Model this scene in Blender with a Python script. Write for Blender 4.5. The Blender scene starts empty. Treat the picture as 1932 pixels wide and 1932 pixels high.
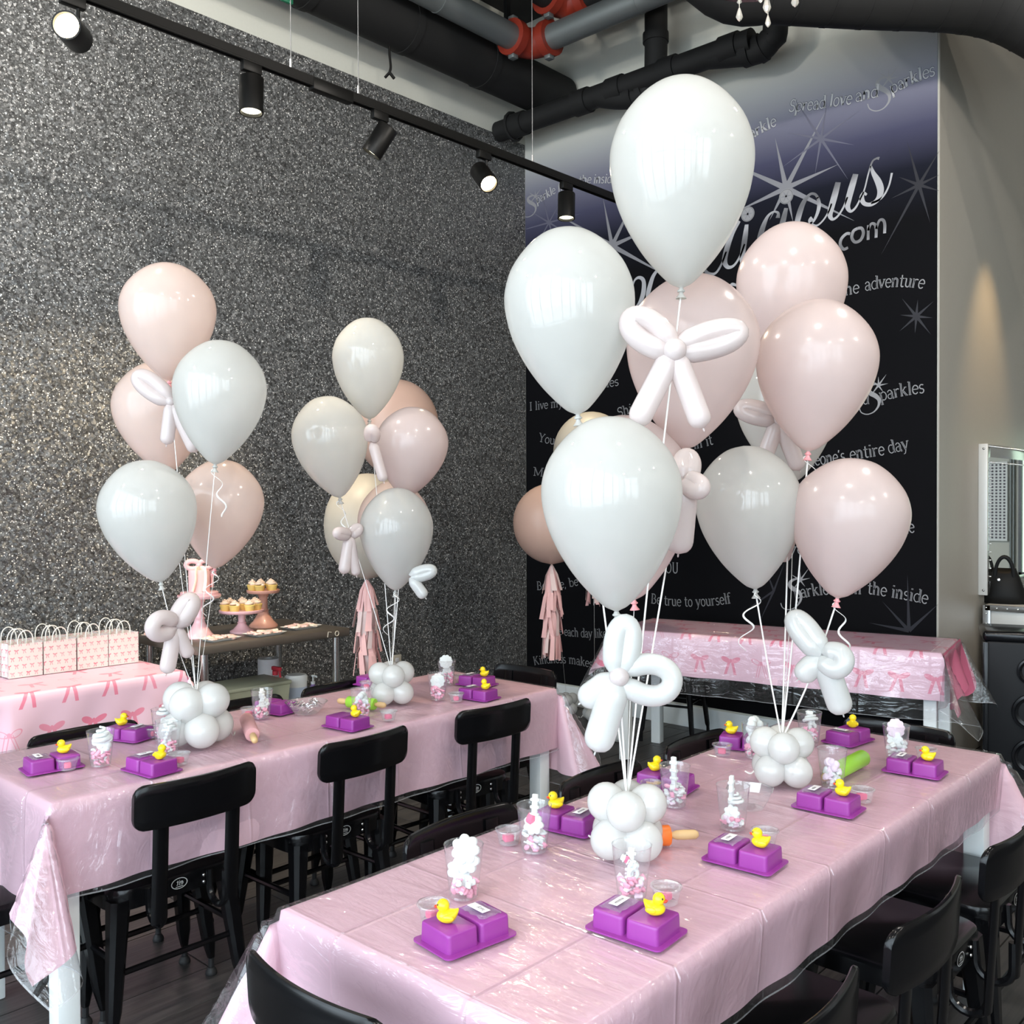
import bpy, bmesh, math, random
from mathutils import Vector, Matrix
random.seed(7)
scene = bpy.context.scene
COL = scene.collection
PI = math.pi
rad = math.radians

# ------------------------------------------------------------------ camera
FPX = 1809.39
CAMP = Vector((0, 0, 1.55))
CR = Vector((0.73660985, 0.67630847, -0.00357433))
CU = Vector((-0.00601656, 0.01183761, 0.99991183))
CF = Vector((-0.67629115, 0.73652340, -0.01278875))
cd = bpy.data.cameras.new('camera')
cd.sensor_width = 36.0
cd.lens = FPX / 1932 * 36.0
cd.clip_start = 0.05
cam = bpy.data.objects.new('camera', cd)
COL.objects.link(cam)
cam.matrix_world = Matrix(((CR.x, CU.x, -CF.x, 0), (CR.y, CU.y, -CF.y, 0), (CR.z, CU.z, -CF.z, 1.55), (0, 0, 0, 1)))
scene.camera = cam

# ------------------------------------------------------------------ world, lights, exposure
w = bpy.data.worlds.new('world')
scene.world = w
w.use_nodes = True
wn = w.node_tree
bg = wn.nodes['Background']
bg.inputs[0].default_value = (0.80, 0.91, 1.0, 1)
bg.inputs[1].default_value = 3.2
vs = scene.view_settings
vs.view_transform = 'Standard'
vs.look = 'None'
vs.gamma = 1.0
vs.exposure = 0.38
vs.use_curve_mapping = False
scene.cycles.transparent_max_bounces = 24
scene.cycles.max_bounces = 8

def area(name, loc, target, sx, sy, energy, color):
    l = bpy.data.lights.new(name, 'AREA')
    l.shape = 'RECTANGLE'; l.size = sx; l.size_y = sy; l.energy = energy; l.color = color
    o = bpy.data.objects.new(name, l); COL.objects.link(o)
    o.location = loc
    o.rotation_euler = (Vector(target) - Vector(loc)).to_track_quat('-Z', 'Y').to_euler()
    return o
def spot(name, loc, target, energy, color, angle=60, blend=.6, size=.03):
    l = bpy.data.lights.new(name, 'SPOT')
    l.energy = energy; l.color = color; l.spot_size = rad(angle); l.spot_blend = blend; l.shadow_soft_size = size
    o = bpy.data.objects.new(name, l); COL.objects.link(o)
    o.location = loc
    o.rotation_euler = (Vector(target) - Vector(loc)).to_track_quat('-Z', 'Y').to_euler()
    return o
# overcast daylight standing outside the shopfront glass, behind the photographer
area('daylight_front', (-.1, -3.1, 2.3), (-.1, 2.0, 1.9), 9.4, 4.4, 385, (0.79, 0.88, 1.0))
area('daylight_east', (5.9, -.9, 2.5), (0.0, 1.5, 1.0), 2.8, 3.6, 60, (0.86, 0.94, 1.0))
# warm-white point lights added as ambient fill, with no lamps behind them
def point(name, loc, energy, color, size):
    l = bpy.data.lights.new(name, 'POINT'); l.energy = energy; l.color = color; l.shadow_soft_size = size
    o = bpy.data.objects.new(name, l); COL.objects.link(o); o.location = loc
    return o
for lx in (-3.6, -.6, 2.4):
    for ly in (-.6, 1.5, 3.6):
        if lx < -3 and ly > 2.5: continue
        point('fill_light', (lx, ly, 3.9), 66 if ly < 3 else 92, (1.0, .93, .84), .05)

# ------------------------------------------------------------------ pixel helpers (image taken as 1932 x 1932)
def ray(px, py):
    return CF + CR * ((px - 966) / FPX) - CU * ((py - 966) / FPX)
def at_z(px, py, z):
    d = ray(px, py); return CAMP + d * ((z - CAMP.z) / d.z)
def at_x(px, py, x):
    d = ray(px, py); return CAMP + d * (x / d.x)
def at_y(px, py, y):
    d = ray(px, py); return CAMP + d * (y / d.y)
def at_d(px, py, dist):
    return CAMP + ray(px, py) * dist

# ------------------------------------------------------------------ object helpers
def tag(o, label=None, cat=None, group=None, kind=None):
    if label: o['label'] = label
    if cat: o['category'] = cat
    if group: o['group'] = group
    if kind: o['kind'] = kind
    return o
def thing(name, label, cat, loc=(0, 0, 0), rz=0.0, group=None):
    o = bpy.data.objects.new(name, None); COL.objects.link(o)
    o.empty_display_size = .05
    o.location = loc; o.rotation_euler = (0, 0, rz)
    return tag(o, label, cat, group)
def children(o):
    return [c for c in o.children]
def dup(root, loc, rz=None, label=None, group=None, name=None):
    def cp(o, parent):
        c = o.copy(); COL.objects.link(c); c.parent = parent
        for k in list(o.children): cp(k, c)
        return c
    r = cp(root, None)
    r.location = loc
    if rz is not None: r.rotation_euler = (0, 0, rz)
    if label: r['label'] = label
    if group: r['group'] = group
    return r

class MB:
    def __init__(s): s.v = []; s.f = []; s.m = []; s.uv = None
    def add(s, vs, fs, mi=0):
        b = len(s.v); s.v += [Vector(p) for p in vs]
        for f in fs: s.f.append(tuple(i + b for i in f)); s.m.append(mi)
        return s
    def box(s, c, d, M=None, mi=0, taper=1.0):
        x, y, z = d[0] / 2, d[1] / 2, d[2] / 2
        t = taper
        p = [(-x, -y, -z), (x, -y, -z), (x, y, -z), (-x, y, -z), (-x * t, -y * t, z), (x * t, -y * t, z), (x * t, y * t, z), (-x * t, y * t, z)]
        p = [Vector(q) for q in p]
        if M is not None: p = [M @ q for q in p]
        p = [q + Vector(c) for q in p]
        return s.add(p, [(3, 2, 1, 0), (4, 5, 6, 7), (0, 1, 5, 4), (1, 2, 6, 5), (2, 3, 7, 6), (3, 0, 4, 7)], mi)
    def rbox(s, c, d, r=.004, seg=2, M=None, mi=0):
        bm = bmesh.new(); bmesh.ops.create_cube(bm, size=1)
        for q in bm.verts: q.co = Vector((q.co.x * d[0], q.co.y * d[1], q.co.z * d[2]))
        bmesh.ops.bevel(bm, geom=bm.edges[:], offset=r, segments=seg, profile=.5, affect='EDGES')
        vs = [q.co.copy() for q in bm.verts]
        bm.verts.index_update()
        fs = [tuple(q.index for q in f.verts) for f in bm.faces]
        bm.free()
        if M is not None: vs = [M @ q for q in vs]
        return s.add([q + Vector(c) for q in vs], fs, mi)
    def prism(s, pts, z0, z1, r=0.0, mi=0, cap=True):
        # pts: outline in xy (ccw); optional chamfer r on the top edge
        n = len(pts)
        lv = [(z0, 0.0)]
        if r > 0: lv += [(z1 - r, 0.0), (z1 - r * .3, r * .3), (z1, r)]
        else: lv += [(z1, 0.0)]
        cx = sum(p[0] for p in pts) / n; cy = sum(p[1] for p in pts) / n
        vs = []
        for z, ins in lv:
            for p in pts:
                v = Vector((p[0] - cx, p[1] - cy)); L = v.length
                k = (L - ins) / L if L > 1e-9 else 1
                vs.append((cx + v.x * k, cy + v.y * k, z))
        fs = []
        for a in range(len(lv) - 1):
            for i in range(n):
                j = (i + 1) % n
                fs.append((a * n + i, a * n + j, (a + 1) * n + j, (a + 1) * n + i))
        if cap:
            fs.append(tuple(range(n - 1, -1, -1))); fs.append(tuple((len(lv) - 1) * n + i for i in range(n)))
        return s.add(vs, fs, mi)
    def lathe(s, prof, seg=24, M=None, mi=0, closed=True, rfun=None):
        vs = []; fs = []; rings = []
        for (r, z) in prof:
            if r < 1e-6:
                rings.append([len(vs)]); vs.append(Vector((0, 0, z)))
            else:
                ring = []
                for i in range(seg):
                    a = 2 * PI * i / seg
                    q = r * (rfun(a, z) if rfun else 1)
                    ring.append(len(vs)); vs.append(Vector((q * math.cos(a), q * math.sin(a), z)))
                rings.append(ring)
        for a, b in zip(rings[:-1], rings[1:]):
            if len(a) == 1 and len(b) == 1: continue
            for i in range(seg):
                j = (i + 1) % seg
                if len(a) == 1: fs.append((a[0], b[j], b[i]))
                elif len(b) == 1: fs.append((a[i], a[j], b[0]))
                else: fs.append((a[i], a[j], b[j], b[i]))
        if M is not None: vs = [M @ q for q in vs]
        return s.add(vs, fs, mi)
    def tube(s, pts, r, seg=8, mi=0, cap=True, closed=False, flat=1.0):
        pts = [Vector(p) for p in pts]; n = len(pts)
        rs = r if isinstance(r, (list, tuple)) else [r] * n
        tg = []
        for i in range(n):
            if closed: t = pts[(i + 1) % n] - pts[i - 1]
            else: t = pts[min(i + 1, n - 1)] - pts[max(i - 1, 0)]
            tg.append(t.normalized() if t.length > 1e-9 else Vector((0, 0, 1)))
        up = Vector((0, 0, 1)) if abs(tg[0].z) < .9 else Vector((1, 0, 0))
        nrm = (up - tg[0] * up.dot(tg[0])).normalized()
        vs = []
        for i in range(n):
            nrm = nrm - tg[i] * nrm.dot(tg[i])
            nrm = nrm.normalized() if nrm.length > 1e-9 else tg[i].orthogonal().normalized()
            bn = tg[i].cross(nrm)
            for k in range(seg):
                a = 2 * PI * k / seg
                vs.append(pts[i] + (nrm * math.cos(a) + bn * math.sin(a) * flat) * rs[i])
        fs = []
        for i in range(n if closed else n - 1):
            i2 = (i + 1) % n
            for k in range(seg):
                j = (k + 1) % seg
                fs.append((i * seg + k, i * seg + j, i2 * seg + j, i2 * seg + k))
        if cap and not closed:
            fs.append(tuple(range(seg - 1, -1, -1))); fs.append(tuple((n - 1) * seg + k for k in range(seg)))
        return s.add(vs, fs, mi)
    def ball(s, c, r, seg=20, rings=12, M=None, mi=0):
        rx, ry, rz = r if isinstance(r, (list, tuple)) else (r, r, r)
        prof = [(math.sin(PI * i / rings), -math.cos(PI * i / rings)) for i in range(rings + 1)]
        prof[0] = (0, -1); prof[-1] = (0, 1)
        T = Matrix.Translation(Vector(c)) @ (M.to_4x4() if M is not None else Matrix.Identity(4)) @ Matrix.Diagonal((rx, ry, rz, 1))
        return s.lathe(prof, seg, T, mi)
    def cyl(s, a, b, r0, r1=None, seg=16, mi=0):
        r1 = r0 if r1 is None else r1
        return s.tube([a, b], [r0, r1], seg, mi)
    def build(s, name, mats, parent=None, smooth=True, angle=35, label=None):
        me = bpy.data.meshes.new(name)
        me.from_pydata([tuple(v) for v in s.v], [], s.f)
        if not isinstance(mats, (list, tuple)): mats = [mats]
        for m in mats: me.materials.append(m)
        if len(mats) > 1: me.polygons.foreach_set('material_index', s.m)
        if smooth:
            me.polygons.foreach_set('use_smooth', [True] * len(me.polygons))
            if angle and angle < 179: me.set_sharp_from_angle(angle=rad(angle))
        if s.uv:
            ul = me.uv_layers.new(name='UVMap')
            for p in me.polygons:
                for li in p.loop_indices:
                    ul.data[li].uv = s.uv[me.loops[li].vertex_index]
        me.update()
        o = bpy.data.objects.new(name, me); COL.objects.link(o)
        if parent is not None: o.parent = parent
        if label: o['label'] = label
        return o
def rrect(w, h, r, seg=5, cx=0, cy=0):
    out = []
    for (sx, sy, a0) in ((1, 1, 0), (-1, 1, 90), (-1, -1, 180), (1, -1, 270)):
        for i in range(seg + 1):
            a = rad(a0 + 90 * i / seg)
            out.append((cx + sx * (w / 2 - r) + r * math.cos(a), cy + sy * (h / 2 - r) + r * math.sin(a)))
    return out
def align_z(d):
    return Vector(d).normalized().to_track_quat('Z', 'Y').to_matrix().to_4x4()
def spline(pts, n):
    pts = [Vector(p) for p in pts]
    out = []
    m = len(pts)
    for i in range(m - 1):
        p0 = pts[max(i - 1, 0)]; p1 = pts[i]; p2 = pts[i + 1]; p3 = pts[min(i + 2, m - 1)]
        for k in range(n):
            t = k / n
            out.append(.5 * ((2 * p1) + (p2 - p0) * t + (2 * p0 - 5 * p1 + 4 * p2 - p3) * t * t + (3 * p1 - p0 - 3 * p2 + p3) * t ** 3))
    out.append(pts[-1])
    return out

# ------------------------------------------------------------------ materials
def setin(b, names, val):
    for n in names:
        if n in b.inputs:
            b.inputs[n].default_value = val; return
def mat(name, col, rough=.5, metal=0.0, coat=0.0, spec=.5, emit=None, estr=0.0, bump=None, trans=0.0, sheen=0.0):
    m = bpy.data.materials.new(name); m.use_nodes = True
    b = m.node_tree.nodes['Principled BSDF']
    b.inputs['Base Color'].default_value = (*col, 1)
    b.inputs['Roughness'].default_value = rough
    b.inputs['Metallic'].default_value = metal
    setin(b, ['Coat Weight'], coat); setin(b, ['Coat Roughness'], .06)
    setin(b, ['Specular IOR Level'], spec)
    if sheen: setin(b, ['Sheen Weight'], sheen)
    if emit: setin(b, ['Emission Color'], (*emit, 1)); setin(b, ['Emission Strength'], estr)
    nt = m.node_tree
    # faint procedural variation so that nothing is a flat swatch
    tc = nt.nodes.new('ShaderNodeTexCoord'); nz = nt.nodes.new('ShaderNodeTexNoise')
    nz.inputs['Scale'].default_value = bump[0] if bump else 14.0
    nz.inputs['Detail'].default_value = 3
    nt.links.new(tc.outputs['Object'], nz.inputs['Vector'])
    if bump:
        bp = nt.nodes.new('ShaderNodeBump'); bp.inputs['Strength'].default_value = bump[1]; bp.inputs['Distance'].default_value = bump[2]
        nt.links.new(nz.outputs[0], bp.inputs['Height']); nt.links.new(bp.outputs[0], b.inputs['Normal'])
    mx = nt.nodes.new('ShaderNodeMixRGB'); mx.blend_type = 'MULTIPLY'; mx.inputs[0].default_value = .06
    mx.inputs[1].default_value = (*col, 1)
    nt.links.new(nz.outputs[0], mx.inputs[2]); nt.links.new(mx.outputs[0], b.inputs['Base Color'])
    if trans:
        tr = nt.nodes.new('ShaderNodeBsdfTranslucent'); nt.links.new(mx.outputs[0], tr.inputs[0])
        ms = nt.nodes.new('ShaderNodeMixShader'); ms.inputs[0].default_value = trans
        out = nt.nodes['Material Output']
        nt.links.new(b.outputs[0], ms.inputs[1]); nt.links.new(tr.outputs[0], ms.inputs[2]); nt.links.new(ms.outputs[0], out.inputs[0])
    return m
class X:
    """tiny expression builder over Math nodes"""
    nt = None
    def __init__(s, sock): s.s = sock
    @staticmethod
    def op(o, *a):
        n = X.nt.nodes.new('ShaderNodeMath'); n.operation = o
        for i, q in enumerate(a):
            if isinstance(q, X): X.nt.links.new(q.s, n.inputs[i])
            else: n.inputs[i].default_value = q
        return X(n.outputs[0])
    def __add__(s, o): return X.op('ADD', s, o)
    def __radd__(s, o): return X.op('ADD', o, s)
    def __sub__(s, o): return X.op('SUBTRACT', s, o)
    def __rsub__(s, o): return X.op('SUBTRACT', o, s)
    def __mul__(s, o): return X.op('MULTIPLY', s, o)
    def __rmul__(s, o): return X.op('MULTIPLY', o, s)
    def __truediv__(s, o): return X.op('DIVIDE', s, o)
    def __lt__(s, o): return X.op('LESS_THAN', s, o)
    def __gt__(s, o): return X.op('GREATER_THAN', s, o)
    def abs(s): return X.op('ABSOLUTE', s)
    def floor(s): return X.op('FLOOR', s)
    def max(s, o): return X.op('MAXIMUM', s, o)
    def min(s, o): return X.op('MINIMUM', s, o)
    def sqrt(s): return X.op('SQRT', s)

def bow_print(name, ground, bow, bow2, tile, rough, uvname=True, outline=True):
    """printed paper or film with rows of ribbon bows"""
    m = mat(name, ground, rough)
    nt = m.node_tree; X.nt = nt
    b = nt.nodes['Principled BSDF']
    tc = nt.nodes.new('ShaderNodeTexCoord'); sp = nt.nodes.new('ShaderNodeSeparateXYZ')
    nt.links.new(tc.outputs['UV'], sp.inputs[0])
    u = X(sp.outputs[0]) / tile; v = X(sp.outputs[1]) / tile
    row = v.floor()
    par = row - (row * .5).floor() * 2.0
    u = u + par * .5
    cu = u.floor()
    px = u - cu - .5; py = v - row - .5
    wn_ = nt.nodes.new('ShaderNodeTexWhiteNoise'); wn_.noise_dimensions = '2D'
    cb = nt.nodes.new('ShaderNodeCombineXYZ')
    nt.links.new(cu.s, cb.inputs[0]); nt.links.new(row.s, cb.inputs[1]); nt.links.new(cb.outputs[0], wn_.inputs['Vector'])
    rnd = X(wn_.outputs['Value'])
    px = px + (rnd - .5) * py * .5
    ax = px.abs()
    ex = (ax - .16) / .15; ey = (py - .15 - (ax - .16) * .35) / .085
    d = (ex * ex + ey * ey).sqrt()
    td = (ax - .04 - (.12 - py) * .28).abs()
    inrange = (py < .13) * (py > -.32)
    cx_ = px / .045; cy_ = (py - .12) / .06
    cen = (cx_ * cx_ + cy_ * cy_) < 1.0
    filled = (d < 1.0).max(cen).max((td < .045) * inrange)
    thin = ((d - .88).abs() < .12).max(cen).max(((td - .035).abs() < .010) * inrange)
    if outline:
        pick = rnd > .62
        mask = filled * (1.0 - pick) + thin * pick
    else:
        mask = filled
    tone = nt.nodes.new('ShaderNodeMixRGB'); tone.inputs[1].default_value = (*bow, 1); tone.inputs[2].default_value = (*bow2, 1)
    nt.links.new(rnd.s, tone.inputs[0])
    mx = nt.nodes.new('ShaderNodeMixRGB'); mx.inputs[1].default_value = (*ground, 1)
    nt.links.new(mask.s, mx.inputs[0]); nt.links.new(tone.outputs[0], mx.inputs[2])
    nt.links.new(mx.outputs[0], b.inputs['Base Color'])
    return m

def clear_plastic(name, tint=(1, 1, 1), refl=1.0, haze=0.03, wrinkle=None, rough=.05, base=.045):
    m = bpy.data.materials.new(name); m.use_nodes = True
    nt = m.node_tree; nt.nodes.remove(nt.nodes['Principled BSDF'])
    out = nt.nodes['Material Output']
    tr = nt.nodes.new('ShaderNodeBsdfTransparent'); tr.inputs[0].default_value = (*tint, 1)
    gl = nt.nodes.new('ShaderNodeBsdfGlossy'); gl.inputs['Roughness'].default_value = rough
    df = nt.nodes.new('ShaderNodeBsdfDiffuse'); df.inputs[0].default_value = (.85, .87, .9, 1)
    lw = nt.nodes.new('ShaderNodeLayerWeight'); lw.inputs[0].default_value = .5
    pw = nt.nodes.new('ShaderNodeMath'); pw.operation = 'POWER'; pw.inputs[1].default_value = 4.0
    nt.links.new(lw.outputs['Facing'], pw.inputs[0])
    ml = nt.nodes.new('ShaderNodeMath'); ml.operation = 'MULTIPLY_ADD'; ml.inputs[1].default_value = .5 * refl; ml.inputs[2].default_value = base; ml.use_clamp = True
    nt.links.new(pw.outputs[0], ml.inputs[0])
    m1 = nt.nodes.new('ShaderNodeMixShader'); m1.inputs[0].default_value = haze
    nt.links.new(tr.outputs[0], m1.inputs[1]); nt.links.new(df.outputs[0], m1.inputs[2])
    m2 = nt.nodes.new('ShaderNodeMixShader')
    nt.links.new(ml.outputs[0], m2.inputs[0]); nt.links.new(m1.outputs[0], m2.inputs[1]); nt.links.new(gl.outputs[0], m2.inputs[2])
    if wrinkle:
        tc = nt.nodes.new('ShaderNodeTexCoord'); mp = nt.nodes.new('ShaderNodeMapping')
        mp.inputs['Scale'].default_value = wrinkle[1]; mp.inputs['Rotation'].default_value = (0, 0, wrinkle[4])
        nz = nt.nodes.new('ShaderNodeTexNoise'); nz.inputs['Scale'].default_value = wrinkle[0]; nz.inputs['Detail'].default_value = 4; nz.inputs['Distortion'].default_value = 1.2
        bp = nt.nodes.new('ShaderNodeBump'); bp.inputs['Strength'].default_value = wrinkle[2]; bp.inputs['Distance'].default_value = wrinkle[3]
        nt.links.new(tc.outputs['Object'], mp.inputs[0]); nt.links.new(mp.outputs[0], nz.inputs['Vector'])
        if len(wrinkle) > 5:
            X.nt = nt
            sp = nt.nodes.new('ShaderNodeSeparateXYZ'); nt.links.new(tc.outputs['Object'], sp.inputs[0])
            h = X(nz.outputs[0])
            for k, per in ((0, .34), (1, .305)):
                q = X(sp.outputs[k]) / per
                fr_ = (q - q.floor() - .5).abs()
                h = h + X.op('MAXIMUM', 1.0 - fr_ * 55, 0.0) * .55
            nt.links.new(h.s, bp.inputs['Height'])
        else: nt.links.new(nz.outputs[0], bp.inputs['Height'])
        for n in (gl, df): nt.links.new(bp.outputs[0], n.inputs['Normal'])
    nt.links.new(m2.outputs[0], out.inputs[0])
    return m

M = {}
M['wall'] = mat('painted_wall', (.56, .56, .50), .75, bump=(60, .05, .002))
M['beige'] = mat('beige_wall', (.33, .305, .265), .38, bump=(40, .03, .002))
M['ceil'] = mat('dark_ceiling', (.018, .018, .018), .9)
M['duct'] = mat('black_duct_paint', (.009, .009, .009), .7, spec=.3, bump=(25, .08, .003))
M['galv'] = mat('galvanised_steel', (.20, .22, .22), .5, .7, bump=(30, .12, .004))
M['red'] = mat('red_coupling', (.20, .020, .009), .45)
M['track'] = mat('track_black', (.006, .0055, .005), .42, spec=.25)
M['steel_wire'] = mat('steel_wire', (.35, .35, .35), .4, .8)
M['lens'] = mat('lamp_lens', (1, .9, .7), .4, emit=(1.0, .80, .45), estr=14)
M['lens_cool'] = mat('lamp_lens_edge', (1, .95, .75), .4, emit=(1.0, .93, .66), estr=4)
M['base_white'] = mat('white_baseboard', (.74, .78, .78), .45)
M['tablewhite'] = mat('white_table_leg', (.80, .84, .84), .4)
M['chair'] = mat('black_chair_paint', (.0035, .0035, .0042), .20, spec=.32)
M['chrome'] = mat('chrome', (.8, .8, .8), .15, 1)
M['rubber'] = mat('black_rubber', (.012, .012, .013), .6)
M['badge'] = mat('badge_silver', (.62, .63, .62), .4, .3)
M['white_lx'] = mat('white_latex', (.75, .75, .725), .03, trans=.58, spec=1.0)
M['white_mini'] = mat('white_mini_latex', (.84, .84, .82), .05, trans=.46, spec=.9)
M['pearl'] = mat('pearl_pink_latex', (.82, .71, .69), .20, coat=.4, trans=.52)
M['pink_lx'] = mat('pale_pink_latex', (.82, .70, .65), .12, coat=.3, trans=.52)
M['pink_knot'] = mat('pink_knot', (.85, .36, .38), .3)
M['peach'] = mat('peach_latex', (.56, .38, .31), .35, trans=.15)
M['beige_lx'] = mat('greige_latex', (.48, .44, .37), .4, trans=.15)
M['bow_pink'] = mat('blush_modelling_balloon', (.82, .74, .725), .10, coat=.3, trans=.45)
M['bow_white'] = mat('white_modelling_balloon', (.79, .80, .785), .06, trans=.42, spec=.9)
M['ribbon'] = mat('white_ribbon', (.86, .85, .82), .3)
M['mold'] = mat('purple_silicone', (.275, .036, .275), .36, bump=(8, .02, .001))
M['duck'] = mat('yellow_rubber', (.86, .66, .012), .3, coat=.2)
M['beak'] = mat('orange_red_beak', (.75, .06, .02), .35)
M['eye'] = mat('black_eye', (.01, .01, .01), .3)
M['foam_white'] = mat('white_foam', (.74, .78, .77), .7)
M['foam_pink'] = mat('pink_foam', (.86, .38, .52), .6)
M['foam_lilac'] = mat('lilac_foam', (.84, .70, .82), .65)
M['clay'] = mat('bright_pink_clay', (.80, .10, .24), .45)
M['paper'] = mat('white_paper', (.82, .80, .82), .6)
M['ink'] = mat('dark_ink', (.06, .05, .07), .6)
M['cup'] = clear_plastic('clear_cup', (.97, .98, .98), 1.7, .075, base=.10)
M['potplastic'] = clear_plastic('clear_pot', (.96, .97, .97), 1.8, .12, base=.12)
M['film'] = clear_plastic('clear_film', (.93, .93, .96), 1.3, .16, wrinkle=(90, (1, 1, 1), 1.0, .01, 0), rough=.12)
M['vinyl'] = clear_plastic('clear_vinyl', (.97, .965, .975), 1.0, .02, wrinkle=(10, (.6, 2.8, 1.6), .8, .016, .2, 1), rough=.09, base=.085)
M['hem'] = clear_plastic('vinyl_hem', (.9, .9, .92), 1.6, .26)
M['wood'] = mat('light_wood', (.62, .42, .20), .5)
M['orange'] = mat('orange_plastic', (.85, .18, .02), .4)
M['green'] = mat('green_plastic', (.30, .62, .05), .35)
M['rosepin'] = mat('dusty_pink_silicone', (.62, .33, .34), .5)
M['pinkpin_end'] = mat('pale_pink_plastic', (.85, .60, .62), .45)
M['cakepink'] = mat('cake_stand_pink', (.74, .44, .47), .3, coat=.3)
M['cakesalmon'] = mat('cake_stand_salmon', (.66, .34, .27), .35, coat=.2)
M['fondant'] = mat('pink_fondant', (.80, .47, .47), .55)
M['cream'] = mat('cream_icing', (.82, .72, .60), .6)
M['sponge'] = mat('yellow_cake_case', (.76, .55, .16), .6)
M['frost'] = mat('pale_frosting', (.80, .62, .50), .6, bump=(60, .4, .004))
M['plate'] = mat('white_plate', (.80, .82, .80), .2)
M['cookie'] = mat('pink_iced_biscuit', (.76, .50, .44), .6)
M['bigsteel'] = mat('worn_steel_worktop', (.17, .145, .12), .38, .6, bump=(12, .05, .002))
M['legsteel'] = mat('bright_steel_leg', (.5, .5, .48), .25, .95)
M['greenbox'] = mat('sage_green_tub', (.40, .42, .30), .5)
M['bluelabel'] = mat('pale_blue_label', (.50, .58, .70), .5)
M['violetlabel'] = mat('violet_label', (.26, .16, .40), .5)
M['redpl'] = mat('red_trigger', (.60, .04, .06), .4)
M['leather'] = mat('black_leather', (.004, .004, .004), .55, spec=.2, bump=(40, .12, .003))
M['spk'] = mat('black_speaker', (.004, .0045, .006), .5, spec=.25)
M['spkgloss'] = mat('gloss_black', (.004, .0045, .006), .22, spec=.35)
M['mirrorframe'] = mat('smoked_mirror_frame', (.34, .34, .34), .18, .8)
M['mirrorglass'] = mat('mirror_glass', (.80, .82, .80), .02, 1)
M['stud'] = mat('crystal_stud', (.9, .88, .84), .08, .9)
M['vanity'] = mat('frosted_mirror_panel', (.62, .62, .60), .30, .1)
M['kraft'] = mat('white_paper_handle', (.80, .77, .70), .6)
M['outlet'] = mat('ivory_outlet', (.62, .56, .46), .45)
M['exit'] = mat('green_exit_sign', (.01, .12, .06), .4)
M['crystal'] = mat('crystal_drop', (.86, .80, .70), .05, .55, coat=1)
M['tassel'] = mat('pink_tissue', (.84, .52, .50), .7, trans=.25)
M['tassel2'] = mat('pale_tissue', (.74, .58, .55), .7, trans=.25)
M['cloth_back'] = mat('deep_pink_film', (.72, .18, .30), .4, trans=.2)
M['silver'] = mat('polished_metal', (.75, .75, .76), .18, 1)
M['frame_grey'] = mat('window_frame', (.05, .05, .055), .4)
M['pegboard'] = mat('white_pegboard', (.72, .74, .73), .5)
M['gasglass'] = clear_plastic('window_glass', (.96, .98, .98), 1.0, .0)
M['bush'] = mat('street_green', (.10, .22, .05), .8)
M['street'] = mat('pavement', (.36, .36, .35), .8)

# pink party cloth with pressed folds and creases
def cloth_mat(name, col):
    m = mat(name, col, .34, spec=.5)
    nt = m.node_tree; b = nt.nodes['Principled BSDF']
    tc = nt.nodes.new('ShaderNodeTexCoord')
    mp = nt.nodes.new('ShaderNodeMapping'); mp.inputs['Scale'].default_value = (.6, 2.4, 1.6); mp.inputs['Rotation'].default_value = (.3, 0, .15)
    nz = nt.nodes.new('ShaderNodeTexNoise'); nz.inputs['Scale'].default_value = 7; nz.inputs['Detail'].default_value = 5; nz.inputs['Distortion'].default_value = 1.6
    bp = nt.nodes.new('ShaderNodeBump'); bp.inputs['Strength'].default_value = .4; bp.inputs['Distance'].default_value = .009
    nt.links.new(tc.outputs['Object'], mp.inputs[0]); nt.links.new(mp.outputs[0], nz.inputs['Vector'])
    X.nt = nt
    sp = nt.nodes.new('ShaderNodeSeparateXYZ'); nt.links.new(tc.outputs['Object'], sp.inputs[0])
    h = X(nz.outputs[0])
    for k, per in ((0, .34), (1, .305)):
        q = X(sp.outputs[k]) / per
        h = h + X.op('MAXIMUM', 1.0 - (q - q.floor() - .5).abs() * 50, 0.0) * .5
    nt.links.new(h.s, bp.inputs['Height']); nt.links.new(bp.outputs[0], b.inputs['Normal'])
    tr = nt.nodes.new('ShaderNodeBsdfTranslucent'); tr.inputs[0].default_value = (*col, 1)
    ms = nt.nodes.new('ShaderNodeMixShader'); ms.inputs[0].default_value = .25
    nt.links.new(b.outputs[0], ms.inputs[1]); nt.links.new(tr.outputs[0], ms.inputs[2])
    nt.links.new(ms.outputs[0], nt.nodes['Material Output'].inputs[0])
    return m
M['cloth'] = cloth_mat('pink_party_cloth', (.88, .60, .69))
M['bowcloth'] = bow_print('bow_printed_cloth', (.76, .52, .62), (.74, .20, .30), (.72, .36, .46), .175, .38)
M['bagpaper'] = bow_print('bow_printed_paper', (.66, .61, .57), (.60, .13, .19), (.62, .36, .38), .034, .6, outline=False)

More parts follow.
